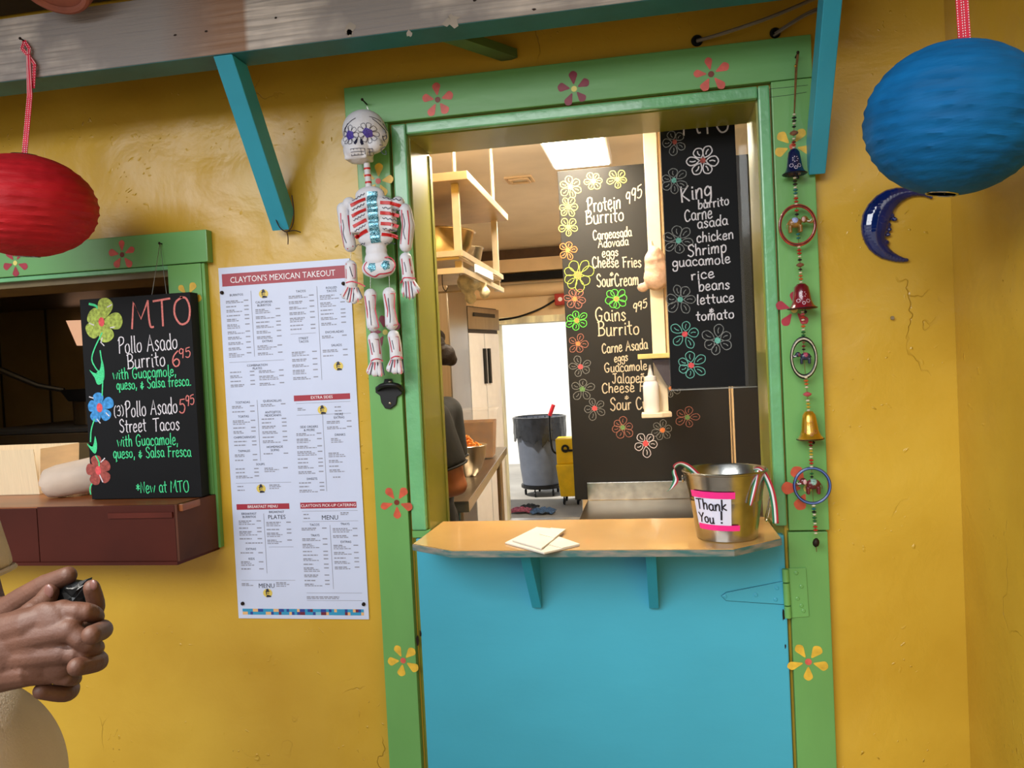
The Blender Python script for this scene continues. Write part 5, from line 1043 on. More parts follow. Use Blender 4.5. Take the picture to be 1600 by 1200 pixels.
a = A-n_*.001; b = B_-n_*.001; MB().slab([tuple(a-n_*.02), tuple(b-n_*.02), tuple(b), tuple(a)], 1.75, 1.92).build('header_panel', M_STEEL, rf, bevel=.003)
MB().slab([tuple(a-n_*.028+d_*.1), tuple(b-n_*.028-d_*.1), tuple(b-n_*.0205-d_*.1), tuple(a-n_*.0205+d_*.1)], 1.85, 1.88).build('vent_slot', M_DARKM, rf)
for t0 in (.42, .56): p = A.lerp(B_, t0)-n_*.0165; MB().slab([tuple(p-n_*.02), tuple(p+d_*.03-n_*.02), tuple(p+d_*.03), tuple(p)], 1.32, 1.60).build('handle', M_DARKM, rf)
# hanging overshelf with bowls
rk = thing('hanging_rack', 'steel overshelf hanging from the ceiling at upper left of the kitchen', 'rack', (-.83, 1.25, 2.12))
M_RK = mat('warm_steel', '#c8b99e', .35, .5, var=.06)
MB().slab([(-1.25, .87), (-.615, .87), (-.63, 1.74), (-1.25, 1.74)], 2.12, 2.15).build('top_plate', mat('warm_cream_steel', '#b79a72', .4, .3, var=.05), rk, bevel=.003)
MB().slab([(-1.25, .875), (-.66, .875), (-.675, 1.73), (-1.25, 1.73)], 1.845, 1.855).build('lower_shelf', M_RK, rk)
for (x, y) in ((-.675, .93), (-.69, 1.71), (-1.2, .93), (-1.2, 1.71)): MB().box(x-.013, x+.013, y-.008, y+.008, 1.80, 2.12).build('post', M_RK, rk); MB().tube([(x, y, 2.15), (x, y, 2.5)], .008, 8).build('hanger_rod', M_RK, rk)
for z in (1.865, 1.805): q = MB(); q.bar((-1.25, .87, z), (-.65, .87, z), .01, .02); q.bar((-.65, .87, z), (-.668, 1.73, z), .01, .02); q.build('rail', M_RK, rk)
q = at(745, 410, 1.2); MB().box(-.652, -.646, 1.08, 1.40, 1.82, 1.85).build('label_strip', M_WHITE, rk)
M_BOWL = mat('brass_toned_steel', '#a58a58', .25, 1.0, var=.15, scale=6)
def bowl(c, R_, H, lbl, m):
    t = MB().lathe([(0, .001), (R_*.4, .001), (R_*.45, 0), (R_*.7, H*.25), (R_*.9, H*.6), (R_*.985, H*.96), (R_*1.02, H*.98), (R_, H), (R_*.97, H*.96), (R_*.88, H*.6), (R_*.68, H*.27), (0, .006)], c, n=40).build('mixing_bowl', m, smooth=True); return tag(t, lbl, 'bowl', 'bowls on the hanging rack')
bowl((-.868, 1.25, 1.8555), .183, .15, 'large brassy mixing bowl on the hanging kitchen rack', M_BOWL); bowl((-.845, 1.575, 1.8555), .125, .13, 'smaller steel bowl behind the large one on the hanging rack', M_STEEL)
# rail with hanging plastic bag
rl = thing('hook_rail', 'thin steel rail with a hook under the hanging rack', 'rail', (-.9, 1.3, 1.77))
MB().tube([(-1.18, 1.28, 1.775), (-.72, 1.28, 1.770)], .004, 8).build('rod', M_RK, rl, smooth=True)
h_ = at(691, 432, 1.28); MB().tube(catmull([h_+Vector((0, 0, .01)), h_+Vector((0, 0, -.04)), h_+Vector((.012, 0, -.06)), h_+Vector((.02, 0, -.045))], 4), .002, 6).build('hook', M_DARKM, rl, smooth=True)
for x in (-1.16, -.76): MB().tube([(x, 1.28, 1.77), (x, 1.28, 1.8445)], .003, 6).build('bracket', M_RK, rl)
q = MB(); cB = at(742, 450, 1.28); 
for k in range(9): q.ball(cB+Vector((random.uniform(-.04, .045), random.uniform(-.03, .03), random.uniform(-.04, .03))), random.uniform(.02, .035), 10, 8)
q.tube([cB+Vector((-.02, 0, .0)), cB+Vector((-.05, 0, .02))], (.03, .012), 8)
tag(remesh(q, .004, 2).build('plastic_bag', mat('cloudy_plastic', '#d9cfae', .35, var=.15, scale=40, bump=.003, bscale=60), smooth=True), 'crumpled cloudy plastic bag hanging from the rail under the bowls', 'bag')
# ceiling vent
cv = thing('ceiling_vent', 'small square ceiling vent with raised cream frame', 'vent', (-.68, 2.5, 2.5)); q = atz(812, 280, 2.497)
for s in (0, 1):
    r1 = .075-.02*s; z0 = 2.4995-.008*s
    for (xa, xb, ya, yb) in ((-r1, r1, -r1, -r1+.012), (-r1, r1, r1-.012, r1), (-r1, -r1+.012, -r1+.0121, r1-.0121), (r1-.012, r1, -r1+.0121, r1-.0121)): MB().box(q.x+xa, q.x+xb, q.y+ya, q.y+yb, z0-.01, z0).build('frame_slat', M_CREAM, cv)
MB().box(q.x-.05, q.x+.05, q.y-.05, q.y+.05, 2.492, 2.4995).build('core_plate', M_CEIL, cv)
# wire and red box on the rear wall
q = [at(x, y, 5.28) for x, y in ((778, 500), (810, 495), (845, 482), (872, 466))]; tag(MB().tube(catmull(q, 5), .009, 6).build('wall_cable', M_DARKM, smooth=True), 'dark cable drooping across the rear wall above the doorway', 'cable')
q = at(876, 468, 5.26); o = MB().box(q.x-.05, q.x+.05, 5.22, 5.3495, q.z-.05, q.z+.05).build('alarm_box', mat('alarm_red', '#a3231a', .4), bevel=.006); tag(o, 'small red box on the rear wall beside the chalk panel', 'alarm box'); MB().lathe([(.02, 0), (.018, .01)], (q.x, 5.2195, q.z), (0, -1, 0), 14).build('strobe_lens', M_WHITE, o)
# right steel table and backsplash
rt_ = thing('work_table', 'stainless work table with raised back edge in front of the tall chalk panel', 'table', (.1, 1.4, 0))
MB().box(-.345, 1.1, .62, 1.94, .77, .80).build('table_top', mat('tan_reflecting_steel', '#a08a68', .3, 1.0, var=.1, scale=3), rt_, bevel=.002); MB().box(-.345, 1.1, 1.925, 1.945, .8005, .885).build('back_edge', M_ZINC, rt_, bevel=.002)
for x, y in ((-.31, .67), (-.31, 1.88), (1.05, .67), (1.05, 1.88)): MB().tube([(x, y, 0), (x, y, .7695)], .02, 12).build('leg', M_STEEL, rt_, smooth=True)
MB().box(-.33, 1.08, 1.951, 1.975, 0, .79).build('back_panel', M_CREAM, rt_)
# white post with shelf, bun bag and squeeze bottle
po = thing('shelf_post', 'tall pale wooden post with two small shelves between the two black menu boards', 'post', (.04, 1.62, 1.24))
M_PW = mat('pale_post_paint', '#e9dcc2', .4, var=.04)
MB().box(-.008, .048, 1.60, 1.66, 1.215, 2.4995).build('post', M_PW, po, bevel=.003); MB().box(.05, .105, 1.62, 1.66, 1.36, 2.4995).build('side_board', M_CREAM, po, bevel=.002)
MB().box(-.07, .10, 1.50, 1.5995, 1.462, 1.482).build('upper_shelf', mat('pale_yellow_wood', '#dccb80', .5, var=.1), po, bevel=.002)
MB().prism([(-.015, 1.46), (.10, 1.46), (.10, 1.365), (.045, 1.345)], 1.53, 1.5995).build('grey_bracket', mat('dark_grey_metal', '#4a4650', .5, .3), po)
MB().slab([(-.065, 1.5), (.02, 1.495), (.06, 1.52), (.055, 1.5995), (-.065, 1.5995)], 1.215, 1.235).build('lower_shelf', M_PW, po, bevel=.004)
sb = thing('squeeze_bottle', 'white squeeze bottle with a pointed nozzle on the small post shelf', 'bottle', (-.02, 1.55, 1.2355))
MB().lathe([(0, 0), (.03, 0), (.033, .006), (.033, .11), (.03, .125), (.022, .132), (0, .133)], (-.022, 1.55, 1.2355), n=22).build('bottle_body', M_WHITE, sb, smooth=True)
MB().lathe([(.024, .1335), (.024, .15), (.012, .155), (.008, .175), (.004, .20), (0, .201)], (-.022, 1.55, 1.2355), n=18).build('nozzle_cap', M_WHITE, sb, smooth=True)
q = MB(); cB = at(1024, 420, 1.56)
for dx, dz, r_ in ((0, .035, .045), (.004, .0, .05), (.002, -.035, .053), (.0, .06, .032)): q.ball(cB+Vector((dx, 0, dz)), (r_, .036, r_*1.1), 14, 10)
q.ball(cB+Vector((-.055, 0, -.075)), (.025, .012, .02), 10, 8); q.tube([cB+Vector((-.01, 0, .05)), cB+Vector((-.012, .01, .12))], (.02, .006), 8)
tag(remesh(q, .004, 3).build('bread_bag', mat('translucent_pink_bag', '#cfae98', .4, var=.15, scale=20, bump=.006, bscale=35), smooth=True), 'pinkish plastic bag of buns hanging on the pale post', 'bag')
# yard: bin, mop bucket, rags
bn = thing('trash_can', 'grey wheeled trash can with a black liner outside the back doorway', 'trash can', (-1.29, 6.9, 0))
tx_, tyy = -1.29, 6.9; M_BIN = mat('grey_bin_plastic', '#5d6370', .5, var=.05)
MB().lathe([(0, .13), (.215, .13), (.235, .3), (.262, .72), (.27, .83), (.282, .835), (.282, .86), (.262, .86), (.21, .16), (0, .15)], (tx_, tyy, 0), n=36).build('bin_body', M_BIN, bn, smooth=True)
q = MB(); n_ = 60; prof = [(.286, .62), (.291, .70), (.289, .80), (.293, .868), (.27, .875), (.25, .80), (.2, .6)]; vs = []; fs = []
gg = random.Random(4); wob = [gg.uniform(-.05, .05) for _ in range(n_)]
for i, (r_, z) in enumerate(prof):
    for j in range(n_):
        a = 2*math.pi*j/n_; k = (wob[j]+wob[(j+1) % n_]*.5) if i == 0 else 0; vs.append((tx_+(r_+.006*math.sin(j*2.3+i))*math.cos(a), tyy+(r_+.006*math.sin(j*2.3+i))*math.sin(a), z+k))
for i in range(len(prof)-1):
    for j in range(n_): fs.append((i*n_+j, i*n_+(j+1) % n_, (i+1)*n_+(j+1) % n_, (i+1)*n_+j))
q.add(vs, fs).build('bin_liner', mat('black_liner', '#23252a', .25, var=.2, bump=.004, bscale=30), bn, smooth=True)
MB().lathe([(0, .085), (.22, .085), (.235, .095), (.235, .125), (0, .128)], (tx_, tyy, 0), n=30).build('dolly', M_DARKM, bn)
for a in (.6, 1.9, 3.2, 4.4, 5.5):
    x = tx_+.19*math.cos(a); y = tyy+.19*math.sin(a); MB().torus((x, y, .035), .022, .013, (1, .2, 0), 16, 8).build('caster', M_DARKM, bn, smooth=True); MB().tube([(x, y, .04), (x, y, .09)], .008, 6).build('caster_stem', M_DARKM, bn)
mbk = thing('mop_bucket', 'yellow mop bucket with wringer and red-gripped lever beside the grey trash can', 'mop bucket', (-.80, 6.6, 0)); M_YB = mat('yellow_plastic', '#f2c312', .4, var=.05)
X, Y_ = -.905, 6.35
def taper(x, y, z0, z1, w0, d0, w1, d1): return MB().hexa([(x-w0, y-d0, z0), (x+w0, y-d0, z0), (x+w0, y+d0, z0), (x-w0, y+d0, z0), (x-w1, y-d1, z1), (x+w1, y-d1, z1), (x+w1, y+d1, z1), (x-w1, y+d1, z1)])
taper(X, Y_, .09, .42, .10, .16, .13, .20).build('bucket_tub', M_YB, mbk, bevel=.012); taper(X, Y_-.02, .42, .68, .125, .12, .13, .13).build('wringer', M_YB, mbk, bevel=.01)
MB().box(X-.05, X+.08, Y_-.17, Y_-.151, .55, .57).build('wringer_hinge', M_DARKM, mbk); MB().torus((X-.03, Y_-.16, .58), .03, .012, (0, 1, 0), 14, 6).build('wringer_hinge', M_DARKM, mbk, smooth=True)
MB().tube(catmull([(X-.12, Y_-.1, .52), (X-.17, Y_-.12, .58), (X-.18, Y_-.14, .80), (X-.175, Y_-.14, .93)], 5), .011, 8).build('lever', M_DARKM, mbk, smooth=True); MB().tube([(X-.175, Y_-.14, .92), (X-.13, Y_-.14, 1.03)], .02, 10).build('red_grip', mat('red_rubber', '#d3202c', .5), mbk, smooth=True)
for sx in (-1, 1):
    for sy in (-1, 1): MB().torus((X+sx*.07, Y_+sy*.11, .035), .024, .012, (1, 0, 0), 16, 8).build('caster', M_DARKM, mbk, smooth=True); MB().tube([(X+sx*.07, Y_+sy*.11, .04), (X+sx*.07, Y_+sy*.11, .1)], .008, 6).build('caster_stem', M_DARKM, mbk)
def rag(c, s, seed, m, lbl, grp='rags on the ground by the back door'):
    gg = random.Random(seed); q = MB(); n_ = 14; vs = []
    for i in range(n_):
        for j in range(n_):
            u = i/(n_-1)*2-1; v = j/(n_-1)*2-1; r_ = max(0, 1-(u*u+v*v)*.55)
            z = r_*s*.35*(1+.5*math.sin(u*5+seed)*math.cos(v*6+seed))+.01; vs.append((c[0]+u*s*(1+.15*math.sin(v*7+seed)), c[1]+v*s*.8*(1+.15*math.cos(u*6)), max(.003, z)+gg.uniform(0, .01)))
    q.add(vs, [(i*n_+j, (i+1)*n_+j, (i+1)*n_+j+1, i*n_+j+1) for i in range(n_-1) for j in range(n_-1)])
    o = q.build('rag', m, smooth=True, fix=False); md = o.modifiers.new('s', 'SOLIDIFY'); md.thickness = .006; tag(o, lbl, 'rag', grp)
rag((-1.36, 5.84), .10, 1, mat('dusty_pink_cloth', '#8a4455', .9, var=.3, scale=60), 'crumpled dusty pink rag on the ground by the back door'); rag((-1.13, 5.78), .11, 5, mat('blue_grey_cloth', '#3f5878', .9, var=.4, scale=90), 'crumpled blue grey rag on the ground by the back door'); rag((-1.30, 6.03), .085, 9, mat('black_cloth', '#1b1a1f', .9), 'black rag behind the pink one by the back door')
# ---- dark cook line behind the left order window
M_DK = mat('dark_kitchen_metal', '#3a3022', .4, .8, var=.15, scale=4)
hdn = thing('range_hood', 'dark steel range hood seen through the order window', 'hood', (-2.6, 1.2, 1.82)); MB().prism([(-3.39, 1.84), (-1.6, 1.84), (-1.6, 2.3), (-3.39, 2.3)], .9, 1.545).build('hood_body', M_DK, hdn, bevel=.004); MB().bar((-3.39, .895, 1.85), (-1.6, .895, 1.85), .01, .03).build('hood_lip', M_STEELD, hdn)
for x in (-3.02, -2.62): MB().tube(catmull([(x, .89, 1.845), (x, .89, 1.80), (x+.015, .89, 1.785), (x+.025, .89, 1.80)], 3), .003, 6).build('utensil_hook', M_ZINC, hdn, smooth=True)
stv = thing('stove', 'dark stove and griddle under the hood behind the order window', 'stove', (-2.45, 1.3, 0)); MB().box(-2.80, -1.9, .95, 1.58, .0, 1.28).build('stove_body', M_DK, stv, bevel=.004); MB().box(-2.81, -2.66, .93, .949, .9, 1.30).build('stove_front_panel', M_STEELD, stv, bevel=.003); MB().box(-2.80, -1.9, .95, 1.58, 1.281, 1.30).build('griddle_plate', M_DARKM, stv, bevel=.003)
MB().box(-2.64, -2.0, .935, .949, .95, 1.24).build('oven_door', M_STEELD, stv, bevel=.003)
pn = thing('frying_pan', 'dark pan with a long straight handle on the stove behind the order window', 'pan', (-2.35, 1.2, 1.302)); MB().lathe([(0, 0), (.13, 0), (.16, .05), (.165, .05), (.135, -.0), (.13, .004), (0, .004)], (-2.35, 1.22, 1.402), n=30).build('pan_body', M_DARKM, pn, smooth=True)
MB().tube([(-2.50, 1.17, 1.45), (-2.60, 1.14, 1.475), (-2.80, 1.10, 1.575)], (.010, .012, .014), 8).ball((-2.80, 1.10, 1.575), .02, 10, 6).build('pan_handle', M_DARKM, pn, smooth=True)
MB().lathe([(.12, -.10), (.12, -.002), (0, -.001)], (-2.35, 1.22, 1.402), n=24).build('pan_trivet', M_DK, pn)
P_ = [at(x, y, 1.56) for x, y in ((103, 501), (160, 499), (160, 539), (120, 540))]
MB_ = MB().prism([(p.x, p.z) for p in P_], 1.56, 1.585); o = MB_.build('heat_lamp', mat('peach_lamp_panel', '#f2c4a4', .5, emit='#f3bd98', es=.8)); tag(o, 'small glowing peach lamp panel behind the black specials board', 'lamp')  # glowing panel put in for a bright reflection in the steel
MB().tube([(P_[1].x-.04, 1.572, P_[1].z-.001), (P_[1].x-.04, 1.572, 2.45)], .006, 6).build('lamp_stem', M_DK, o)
# ================================================================== PEOPLE
def person(name, label, ctr, f, H, skin, hair_m, shirt_m, pants_m, shoe_m, arms, lean=0.0, hair='short', sleeve=.55, head_turn=0, hands=None, chub=1.0, belly=0):
    """ctr: floor point under the hips, f: facing direction, arms: {side: (shoulder, elbow, wrist)} in world space"""
    f = Vector(f).normalized(); s = Vector((-f.y, f.x, 0))*-1; U = Vector((0, 0, 1)); c = Vector(ctr)
    L = lambda a, b, z: c+f*a+s*b+U*z*H
    t = thing(name, label, 'person', ctr)
    bd = MB()
    # trunk, neck and head
    for a, b, z, r_ in ((0, 0, .54, .115), (0, 0, .62, .11), (0, 0, .70, .12), (0, .07, .76, .095), (0, -.07, .76, .095), (0, .06, .53, .09), (0, -.06, .53, .09)): bd.ball(L(a, b, z), r_*chub, 16, 10)
    hp = L(.0, 0, .935)
    bd.tube([L(-.02, 0, .80), L(0, 0, .90)], (.062, .052), 14)
    hf = (Matrix.Rotation(R(head_turn), 3, 'Z') @ f); hs = (Matrix.Rotation(R(head_turn), 3, 'Z') @ s); K = lambda a, b, z: hp+hf*a+hs*b+U*z
    bd.ball(hp+U*.02, (.088, .085, .10), 24, 16); bd.ball(K(.022, 0, -.045), (.058, .056, .06), 18, 12); bd.ball(K(.045, 0, -.075), .032, 12, 8)
    bd.tube([K(.08, 0, .03), K(.105, 0, -.012)], (.010, .016), 10); bd.ball(K(.105, 0, -.012), .016, 10, 8)
    for q in (-1, 1): bd.ball(K(-.005, q*.086, .0), (.02, .014, .03), 10, 8); bd.ball(K(.075, q*.032, .032), (.02, .02, .010), 10, 8)
    for sd, (sh, el, wr) in arms.items(): bd.tube([sh, sh.lerp(el, .5), el], (.052*chub, .046*chub, .038), 14); bd.ball(sh, .054, 14, 8); bd.ball(el, .04, 12, 8); bd.tube([el, el.lerp(wr, .35), wr], (.04, .042, .028), 14); bd.ball(wr, .029, 12, 8)
    for q in (-1, 1):
        hip = L(0, q*.09, .52); kn = L(.015, q*.10, .27); an = L(-.01, q*.11, .045); bd.tube([hip, kn], (.085*chub, .055), 14); bd.ball(kn, .056, 12, 8); bd.tube([kn, kn.lerp(an, .3), an], (.054, .056, .036), 14); bd.tube([an, an+f*.14-U*.035], (.036, .028), 10)
    body = remesh(bd, .0075, 5)
    for h in (hands or []): body.add(h.v, h.f)
    body.build('body', skin, t, smooth=True)
    # face
    for q in (-1, 1):
        MB().ball(K(.084, q*.032, .022), (.011, .011, .007), 12, 8).build('eye', M_WHITE, t, smooth=True); MB().ball(K(.094, q*.032, .022), .0045, 8, 6).build('pupil', M_DARKM, t, smooth=True)
        MB().tube([K(.088, q*.018, .046), K(.088, q*.034, .050), K(.080, q*.05, .044)], .0035, 6).build('eyebrow', hair_m, t, smooth=True)
    MB().tube(catmull([K(.088, -.026, -.048), K(.098, 0, -.046), K(.088, .026, -.048)], 4), .0055, 8).build('lips', mat('lip_skin', '#7a4038', .5), t, smooth=True)
    hm = MB(); hm.ball(hp+U*.042-hf*.018, (.098, .096, .098), 20, 14)
    for k in range(14):
        a = 2*math.pi*k/14; hm.ball(hp+U*.06-hf*.02+Vector((.07*math.cos(a), .07*math.sin(a), .03*math.sin(3*a))), .032, 10, 8)
    if hair == 'bun': hm.ball(K(-.125, 0, .02), .042, 14, 10); hm.ball(K(-.14, .02, .0), .026, 10, 8); hm.ball(K(-.13, -.02, .04), .024, 10, 8)
    hh = remesh(hm, .006, 3)
    hh.v = [v if (v-hp).dot(hf) < .055 or v.z > hp.z+.075 else v-hf*.05 for v in hh.v]; hh.build('hair', hair_m, t, smooth=True)
    # shirt
    sm = MB()
    for a, b, z, r_ in ((0, 0, .52, .128), (0.01, 0, .56, .13), (.01, 0, .62, .128), (.005, 0, .70, .132), (0, .075, .765, .10), (0, -.075, .765, .10), (0, .06, .54, .105), (0, -.06, .54, .105), (.01, .05, .60, .105), (.01, -.05, .60, .105), (.0, .09, .70, .085), (.0, -.09, .70, .085), (.02, 0, .66, .13), (.03, .04, .73, .105), (.03, -.04, .73, .105), (.035, 0, .74, .10), (.02, .06, .66, .11), (.02, -.06, .66, .11)): sm.ball(L(a, b, z), r_*chub, 30, 20)
    if belly:
        for a, b, z, r_ in ((.15, 0, .57, .17), (.15, .05, .55, .155), (.15, -.05, .55, .155), (.14, 0, .52, .16), (.08, 0, .64, .15), (.07, 0, .48, .15)): sm.ball(L(a, b, z), r_*belly, 44, 28)
    for sd, (sh, el, wr) in arms.items(): e2 = sh.lerp(el, sleeve); sm.tube([sh, e2], (.068*chub, .066*chub), 16); sm.ball(sh, .07*chub, 14, 10); sm.tube([L(0, 0, .785), sh], (.07, .066*chub), 14)
    so = remesh(sm, .0065, 22).build('shirt', shirt_m, t, smooth=True)
    cl = MB().torus(L(-.005, 0, .838), .060, .012, (f*.25+U), 28, 8); cl.build('collar', shirt_m, so, smooth=True)
    for sd, (sh, el, wr) in arms.items(): e2 = sh.lerp(el, sleeve); MB().torus(e2, .064*chub, .0045, (el-sh), 26, 6).build('sleeve_hem', shirt_m, so, smooth=True)
    pm = MB(); pm.ball(L(0, 0, .505), (.125*chub, .135*chub, .09), 18, 10)
    for q in (-1, 1): hip = L(0, q*.085, .50); kn = L(.015, q*.10, .27); an = L(-.01, q*.11, .05); pm.tube([hip, kn, an], (.105*chub, .078, .068), 16); pm.ball(kn, .078, 12, 8); pm.ball(hip, .105*chub, 12, 8)
    remesh(pm, .008, 3).build('trousers', pants_m, t, smooth=True)
    for q in (-1, 1):
        an = L(-.01, q*.11, .0); m0 = MB(); m0.ball(an+f*.02+U*.045, (.045, .045, .045), 12, 8); m0.tube([an-f*.04+U*.035, an+f*.06+U*.038, an+f*.15+U*.032], (.036, .042, .034), 12); m0.ball(an+f*.15+U*.032, .034, 12, 8)
        m0.v = [Vector((v.x, v.y, max(.002, v.z))) for v in m0.v]; m0.build('shoe', shoe_m, t, smooth=True)
    return t
def simple_hand(W, D, N, side=1, curl=.5):
    """hand of palm, four unequal bent fingers and a side thumb; W wrist, D finger direction, N palm normal"""
    D = Vector(D).normalized(); N = Vector(N).normalized(); S_ = D.cross(N).normalized()*side; m0 = MB()
    for k, (off, ml, fl, r_) in enumerate(((.032, .088, .072, .0095), (.011, .092, .080, .0098), (-.011, .088, .074, .0093), (-.031, .08, .058, .0082))):
        kn = W+D*ml+S_*off; m0.tube([W+S_*off*.45, kn], (.018, .0135), 12); m0.ball(kn, .0135, 12, 8); p = kn; d = D.copy(); r0 = r_
        for j, fr in enumerate((.45, .31, .24)):
            d = (d*math.cos(curl*(.5+.25*j))+N*math.sin(curl*(.5+.25*j))).normalized(); q = p+d*fl*fr*1.05; m0.tube([p, q], (r0, r0*.92), 10); m0.ball(q, r0*.92, 10, 8); r0 *= .93; p = q
    m0.ball(W, .026, 14, 10); m0.ball(W+D*.05, (.026, .026, .026), 14, 10)
    a = W+D*.02+S_*.02; b = W+D*.055+S_*.052+N*.012; c_ = W+D*.085+S_*.062+N*.02; e = W+D*.108+S_*.06+N*.028
    m0.tube([a, b, c_, e], (.018, .0135, .011, .0092), 12); m0.ball(e, .0092, 10, 8); m0.ball(b, .0135, 10, 8)
    return remesh(m0, .0028, 2)
# ---- customer at the left edge, hands clasped round a small black pouch
def hx(p): return at(p[0], p[1], p[2])
SK1 = mat('brown_skin', '#47291c', .6, var=.1, scale=22, bump=.0004, bscale=300, col2='#64402f', contrast=.8)
rh = MB(); Wr = hx((-14, 1022, -1.050)); Kn = [hx((98, 956, -1.040)), hx((108, 985, -1.050)), hx((98, 1020, -1.050)), hx((78, 1050, -1.040))]
for k, (q, w0) in enumerate(zip(Kn, ((-8, 992), (-8, 1010), (-8, 1032), (-8, 1052)))): rh.tube([hx((w0[0], w0[1], -1.048)), hx(((w0[0]+0)/1+55, (w0[1]+at(0, 0, 0).x*0)*.5+(992, 1000, 1024, 1045)[k]*.5-6+(-22, -8, 2, 8)[k]*.5, -1.052)), q], (.024, .019, .0145), 14); rh.ball(q, .0145, 14, 10)
rh.ball(hx((45, 1008, -1.046)), (.048, .0235, .045), 22, 14); rh.ball(hx((75, 990, -1.048)), (.034, .017, .038), 20, 12); rh.ball(hx((85, 1020, -1.046)), (.026, .0155, .034), 20, 12); rh.ball(hx((10, 1015, -1.050)), (.04, .025, .040), 20, 12); rh.ball(Wr, .029, 16, 10)
for ch, rr2 in ((((98, 956, -1.040), (134, 956, -1.036), (150, 964, -1.008), (136, 970, -.985)), (.0125, .0108, .0102, .009)), (((108, 985, -1.050), (136, 1006, -1.046), (150, 1012, -1.015), (138, 1012, -.985)), (.0125, .0106, .01, .009)),
                (((98, 1020, -1.050), (128, 1024, -1.046), (142, 1028, -1.015), (130, 1030, -.985)), (.012, .0104, .0096, .0085)), (((78, 1050, -1.040), (104, 1058, -1.040), (116, 1060, -1.012), (104, 1062, -.985)), (.0115, .0095, .0088, .008))):
    P_ = [hx(p) for p in ch]; rh.tube(catmull(P_, 3), [rr2[0]+(rr2[-1]-rr2[0])*i/9 for i in range(10)], 12)
    for p, r_ in zip(P_, rr2): rh.ball(p, r_, 12, 8)
P_ = [hx(p) for p in ((28, 985, -1.045), (52, 958, -1.035), (70, 940, -1.020), (78, 926, -1.010))]; rh.tube(P_, (.020, .0155, .013, .0112), 14)
for p, r_ in zip(P_, (.020, .0155, .013, .0112)): rh.ball(p, r_, 12, 8)
RHD = remesh(rh, .0016, 7)
lh = MB(); WL = hx((-6, 972, -.975)); 
for q, w0 in zip(((100, 958, -.968), (112, 985, -.962), (104, 1020, -.962), (84, 1050, -.965)), ((0, 958), (0, 970), (0, 985), (0, 1000))): lh.tube([hx((w0[0], w0[1], -.972)), hx(q)], (.022, .0145), 14); lh.ball(hx(q), .0145, 12, 8)
for ch, rr2 in ((((100, 958, -.968), (136, 962, -.972), (150, 948, -.992), (143, 918, -1.005)), (.0125, .0112, .0108, .0098)), (((112, 985, -.962), (148, 982, -.975), (161, 984, -1.015), (143, 992, -1.062)), (.0125, .0108, .0108, .0112)),
                (((104, 1020, -.962), (140, 1024, -.975), (154, 1034, -1.02), (120, 1042, -1.062)), (.012, .0106, .0106, .0108)), (((84, 1050, -.965), (110, 1072, -.98), (102, 1084, -1.015), (64, 1080, -1.045)), (.0115, .0098, .0098, .0094))):
    P_ = [hx(p) for p in ch]; lh.tube(catmull(P_, 4), [rr2[0]+(rr2[-1]-rr2[0])*i/12 for i in range(13)], 12)
    for p, r_ in zip(P_, rr2): lh.ball(p, r_, 12, 8)
P_ = [hx(p) for p in ((0, 966, -.985), (34, 938, -.99), (72, 915, -.995), (106, 899, -1.0))]; lh.tube(P_, (.0215, .0165, .0145, .0112), 14)
for p, r_ in zip(P_, (.0215, .0165, .0145, .0112)): lh.ball(p, r_, 12, 8)
lh.ball(WL, .027, 14, 10)
LHD = remesh(lh, .0016, 3)
cu = person('person', 'person in a cream shirt at the left edge, clasped hands holding a small black pouch', (-1.115, -1.0, 0), (.97, -.22, 0), 1.70, SK1, mat('black_hair', '#15110f', .6, var=.2, scale=60, bump=.002, bscale=120), mat('cream_shirt', '#b9a893', .85, var=.05, scale=8, bump=.0008, bscale=300), mat('grey_trousers', '#4b4a50', .85), mat('brown_shoe', '#3c281c', .5),
    {'r': (Vector((-1.19, -1.19, 1.36)), Vector((-1.07, -1.24, 1.11)), Wr), 'l': (Vector((-1.11, -.82, 1.36)), Vector((-1.05, -.80, 1.11)), WL)}, hands=[RHD, LHD], sleeve=.75, belly=1.0)
M_NL = mat('fingernail', '#6e4a42', .3, var=.03, coat=.3)
for px, py, Y_ in ((76, 924, -1.0225),): MB().ball(hx((px, py, Y_)), (.0068, .0022, .0088), 12, 8).build('fingernail', M_NL, cu, smooth=True)
MB().ball(hx((146, 914, -1.0145)), (.005, .0022, .0065), 12, 8).build('fingernail', M_NL, cu, smooth=True)
po_ = thing('black_pouch', 'small crumpled black pouch held between the clasped hands at the left edge', 'pouch', hx((115, 935, -.995)))
ou = [(84, 930), (100, 912), (112, 906), (126, 908), (141, 903), (139, 910), (136, 918), (134, 932), (131, 950), (126, 972), (100, 966), (88, 950)]
q = MB(); P_ = [hx((x, y, -.995)) for x, y in ou]; n_ = len(P_); cc_ = sum(P_, Vector())/n_
vs = [p+Vector((0, -.004, 0)) for p in P_]+[p+Vector((0, .004, 0)) for p in P_]+[cc_+(p-cc_)*.6+Vector((0, -.0105+.002*math.sin(i*2.1), 0)) for i, p in enumerate(P_)]+[cc_+(p-cc_)*.6+Vector((0, .010, 0)) for p in P_]+[cc_+Vector((.002, -.0095, 0)), cc_+Vector((0, .010, 0))]
fs = []
for i in range(n_):
    j = (i+1) % n_; fs += [(i, j, n_+j, n_+i), (i, 2*n_+i, 2*n_+j, j), (n_+i, n_+j, 3*n_+j, 3*n_+i), (2*n_+i, 4*n_, 2*n_+j), (3*n_+i, 3*n_+j, 4*n_+1)]
q.add(vs, fs).build('pouch_body', mat('black_leather', '#131313', .42, var=.2, scale=30, bump=.002, bscale=60), po_, smooth=False)
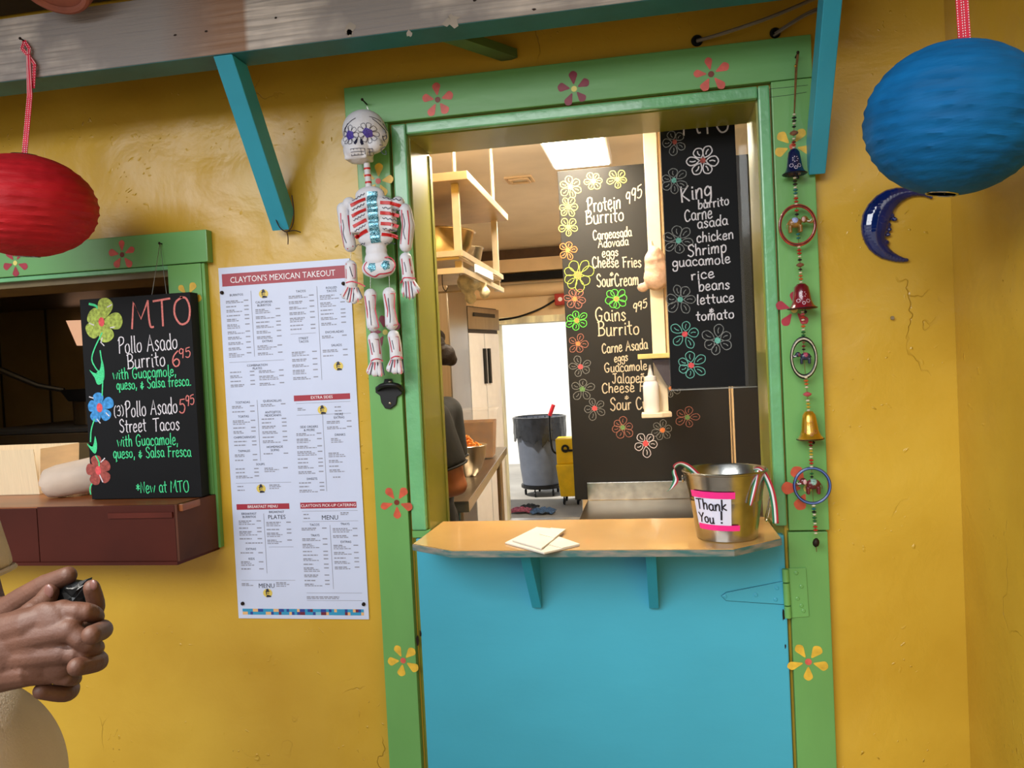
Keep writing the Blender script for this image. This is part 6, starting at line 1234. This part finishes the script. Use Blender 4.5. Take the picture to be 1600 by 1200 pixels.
MB().tube(catmull([hx((104, 950, -1.0062)), hx((116, 938, -1.007)), hx((128, 922, -1.0055)), hx((137, 908, -1.0005))], 4), .0011, 6).build('seam', M_DARKM, po_, smooth=True)
# ---- cook behind the jamb
SK2 = mat('tan_skin', '#8a5230', .5, var=.08, scale=20)
wc = (-.91, 1.12, 0); wf = Vector((-1, .22, 0)).normalized(); ws = Vector((wf.y, -wf.x, 0))
rsh = Vector((-.85, 1.30, 1.28)); rel = Vector((-.83, 1.31, 1.03)); rwr = Vector((-1.03, 1.27, .98)); lsh = Vector((-.815, .975, 1.28)); lel = Vector((-.742, 1.0, 1.03)); lwr = Vector((-.96, .99, .985))
hd1 = simple_hand(rwr, (-1, .35, 0), (0, 0, -1), -1, .5); hd2 = simple_hand(lwr, (-1, .15, 0), (0, 0, -1), 1, .5)
person('person', 'cook in black shirt with hair bun, half hidden behind the left door jamb', wc, wf, 1.60, SK2, mat('dark_brown_hair', '#1e1310', .55, var=.2, scale=60, bump=.002, bscale=120), mat('black_shirt', '#0c0c09', .8, var=.15, scale=8, bump=.001, bscale=60), mat('dark_olive_trousers', '#23221a', .9, var=.2), M_DARKM,
    {'r': (rsh, rel, rwr), 'l': (lsh, lel, lwr)}, hair='bun', hands=[hd1, hd2], sleeve=.72, chub=1.02)
# ---- kitchen lamps
M_LAMP = mat('lamp_diffuser', '#ffffff', .4, emit='#fff0d2', es=14.0)
for k, (x0, x1, y0, y1, e_, lb) in enumerate([(-.47, -.17, 1.25, 2.25, 24, 'bright white ceiling light over the tall black chalk panel'), (.15, .45, 2.9, 3.9, 42, 'rear white ceiling light behind the tall chalk panel'), (-.45, -.15, .3, .75, 22, 'white ceiling light just inside the serving window'), (-2.5, -2.2, .35, .8, 5, 'white ceiling light over the dark cook line behind the order window')]):  # rear and cook-line lights are unseen, added to brighten the kitchen
    f = thing('ceiling_light', lb, 'light', ((x0+x1)/2, (y0+y1)/2, 2.5), 'kitchen ceiling lights')
    MB().box(x0, x1, y0, y1, 2.455, 2.4995).build('housing', M_WHITE, f, bevel=.004); MB().box(x0+.015, x1-.015, y0+.015, y1-.015, 2.45, 2.4545).build('diffuser', M_LAMP, f)
    ld = bpy.data.lights.new('kitchen_lamp', 'AREA'); ld.shape = 'RECTANGLE'; ld.size = x1-x0-.04; ld.size_y = y1-y0-.04; ld.energy = e_; ld.color = (1, .86, .66)
    lo = bpy.data.objects.new('kitchen_lamp', ld); COL.objects.link(lo); lo.parent = f; lo.location = (0, 0, -.055)
    if k != 3:
        ld = bpy.data.lights.new('tube_glow', 'POINT'); ld.shadow_soft_size = .05; ld.energy = e_*(.65, .55, .4)[k]; ld.color = (1, .88, .70)  # extra point lamp added by the fixture to brighten the ceiling
        lo = bpy.data.objects.new('tube_glow', ld); COL.objects.link(lo); lo.parent = f; lo.location = ((-.22, 0, 0)[k], (-.35, 0, 0)[k], (-.10, -.13, -.13)[k])
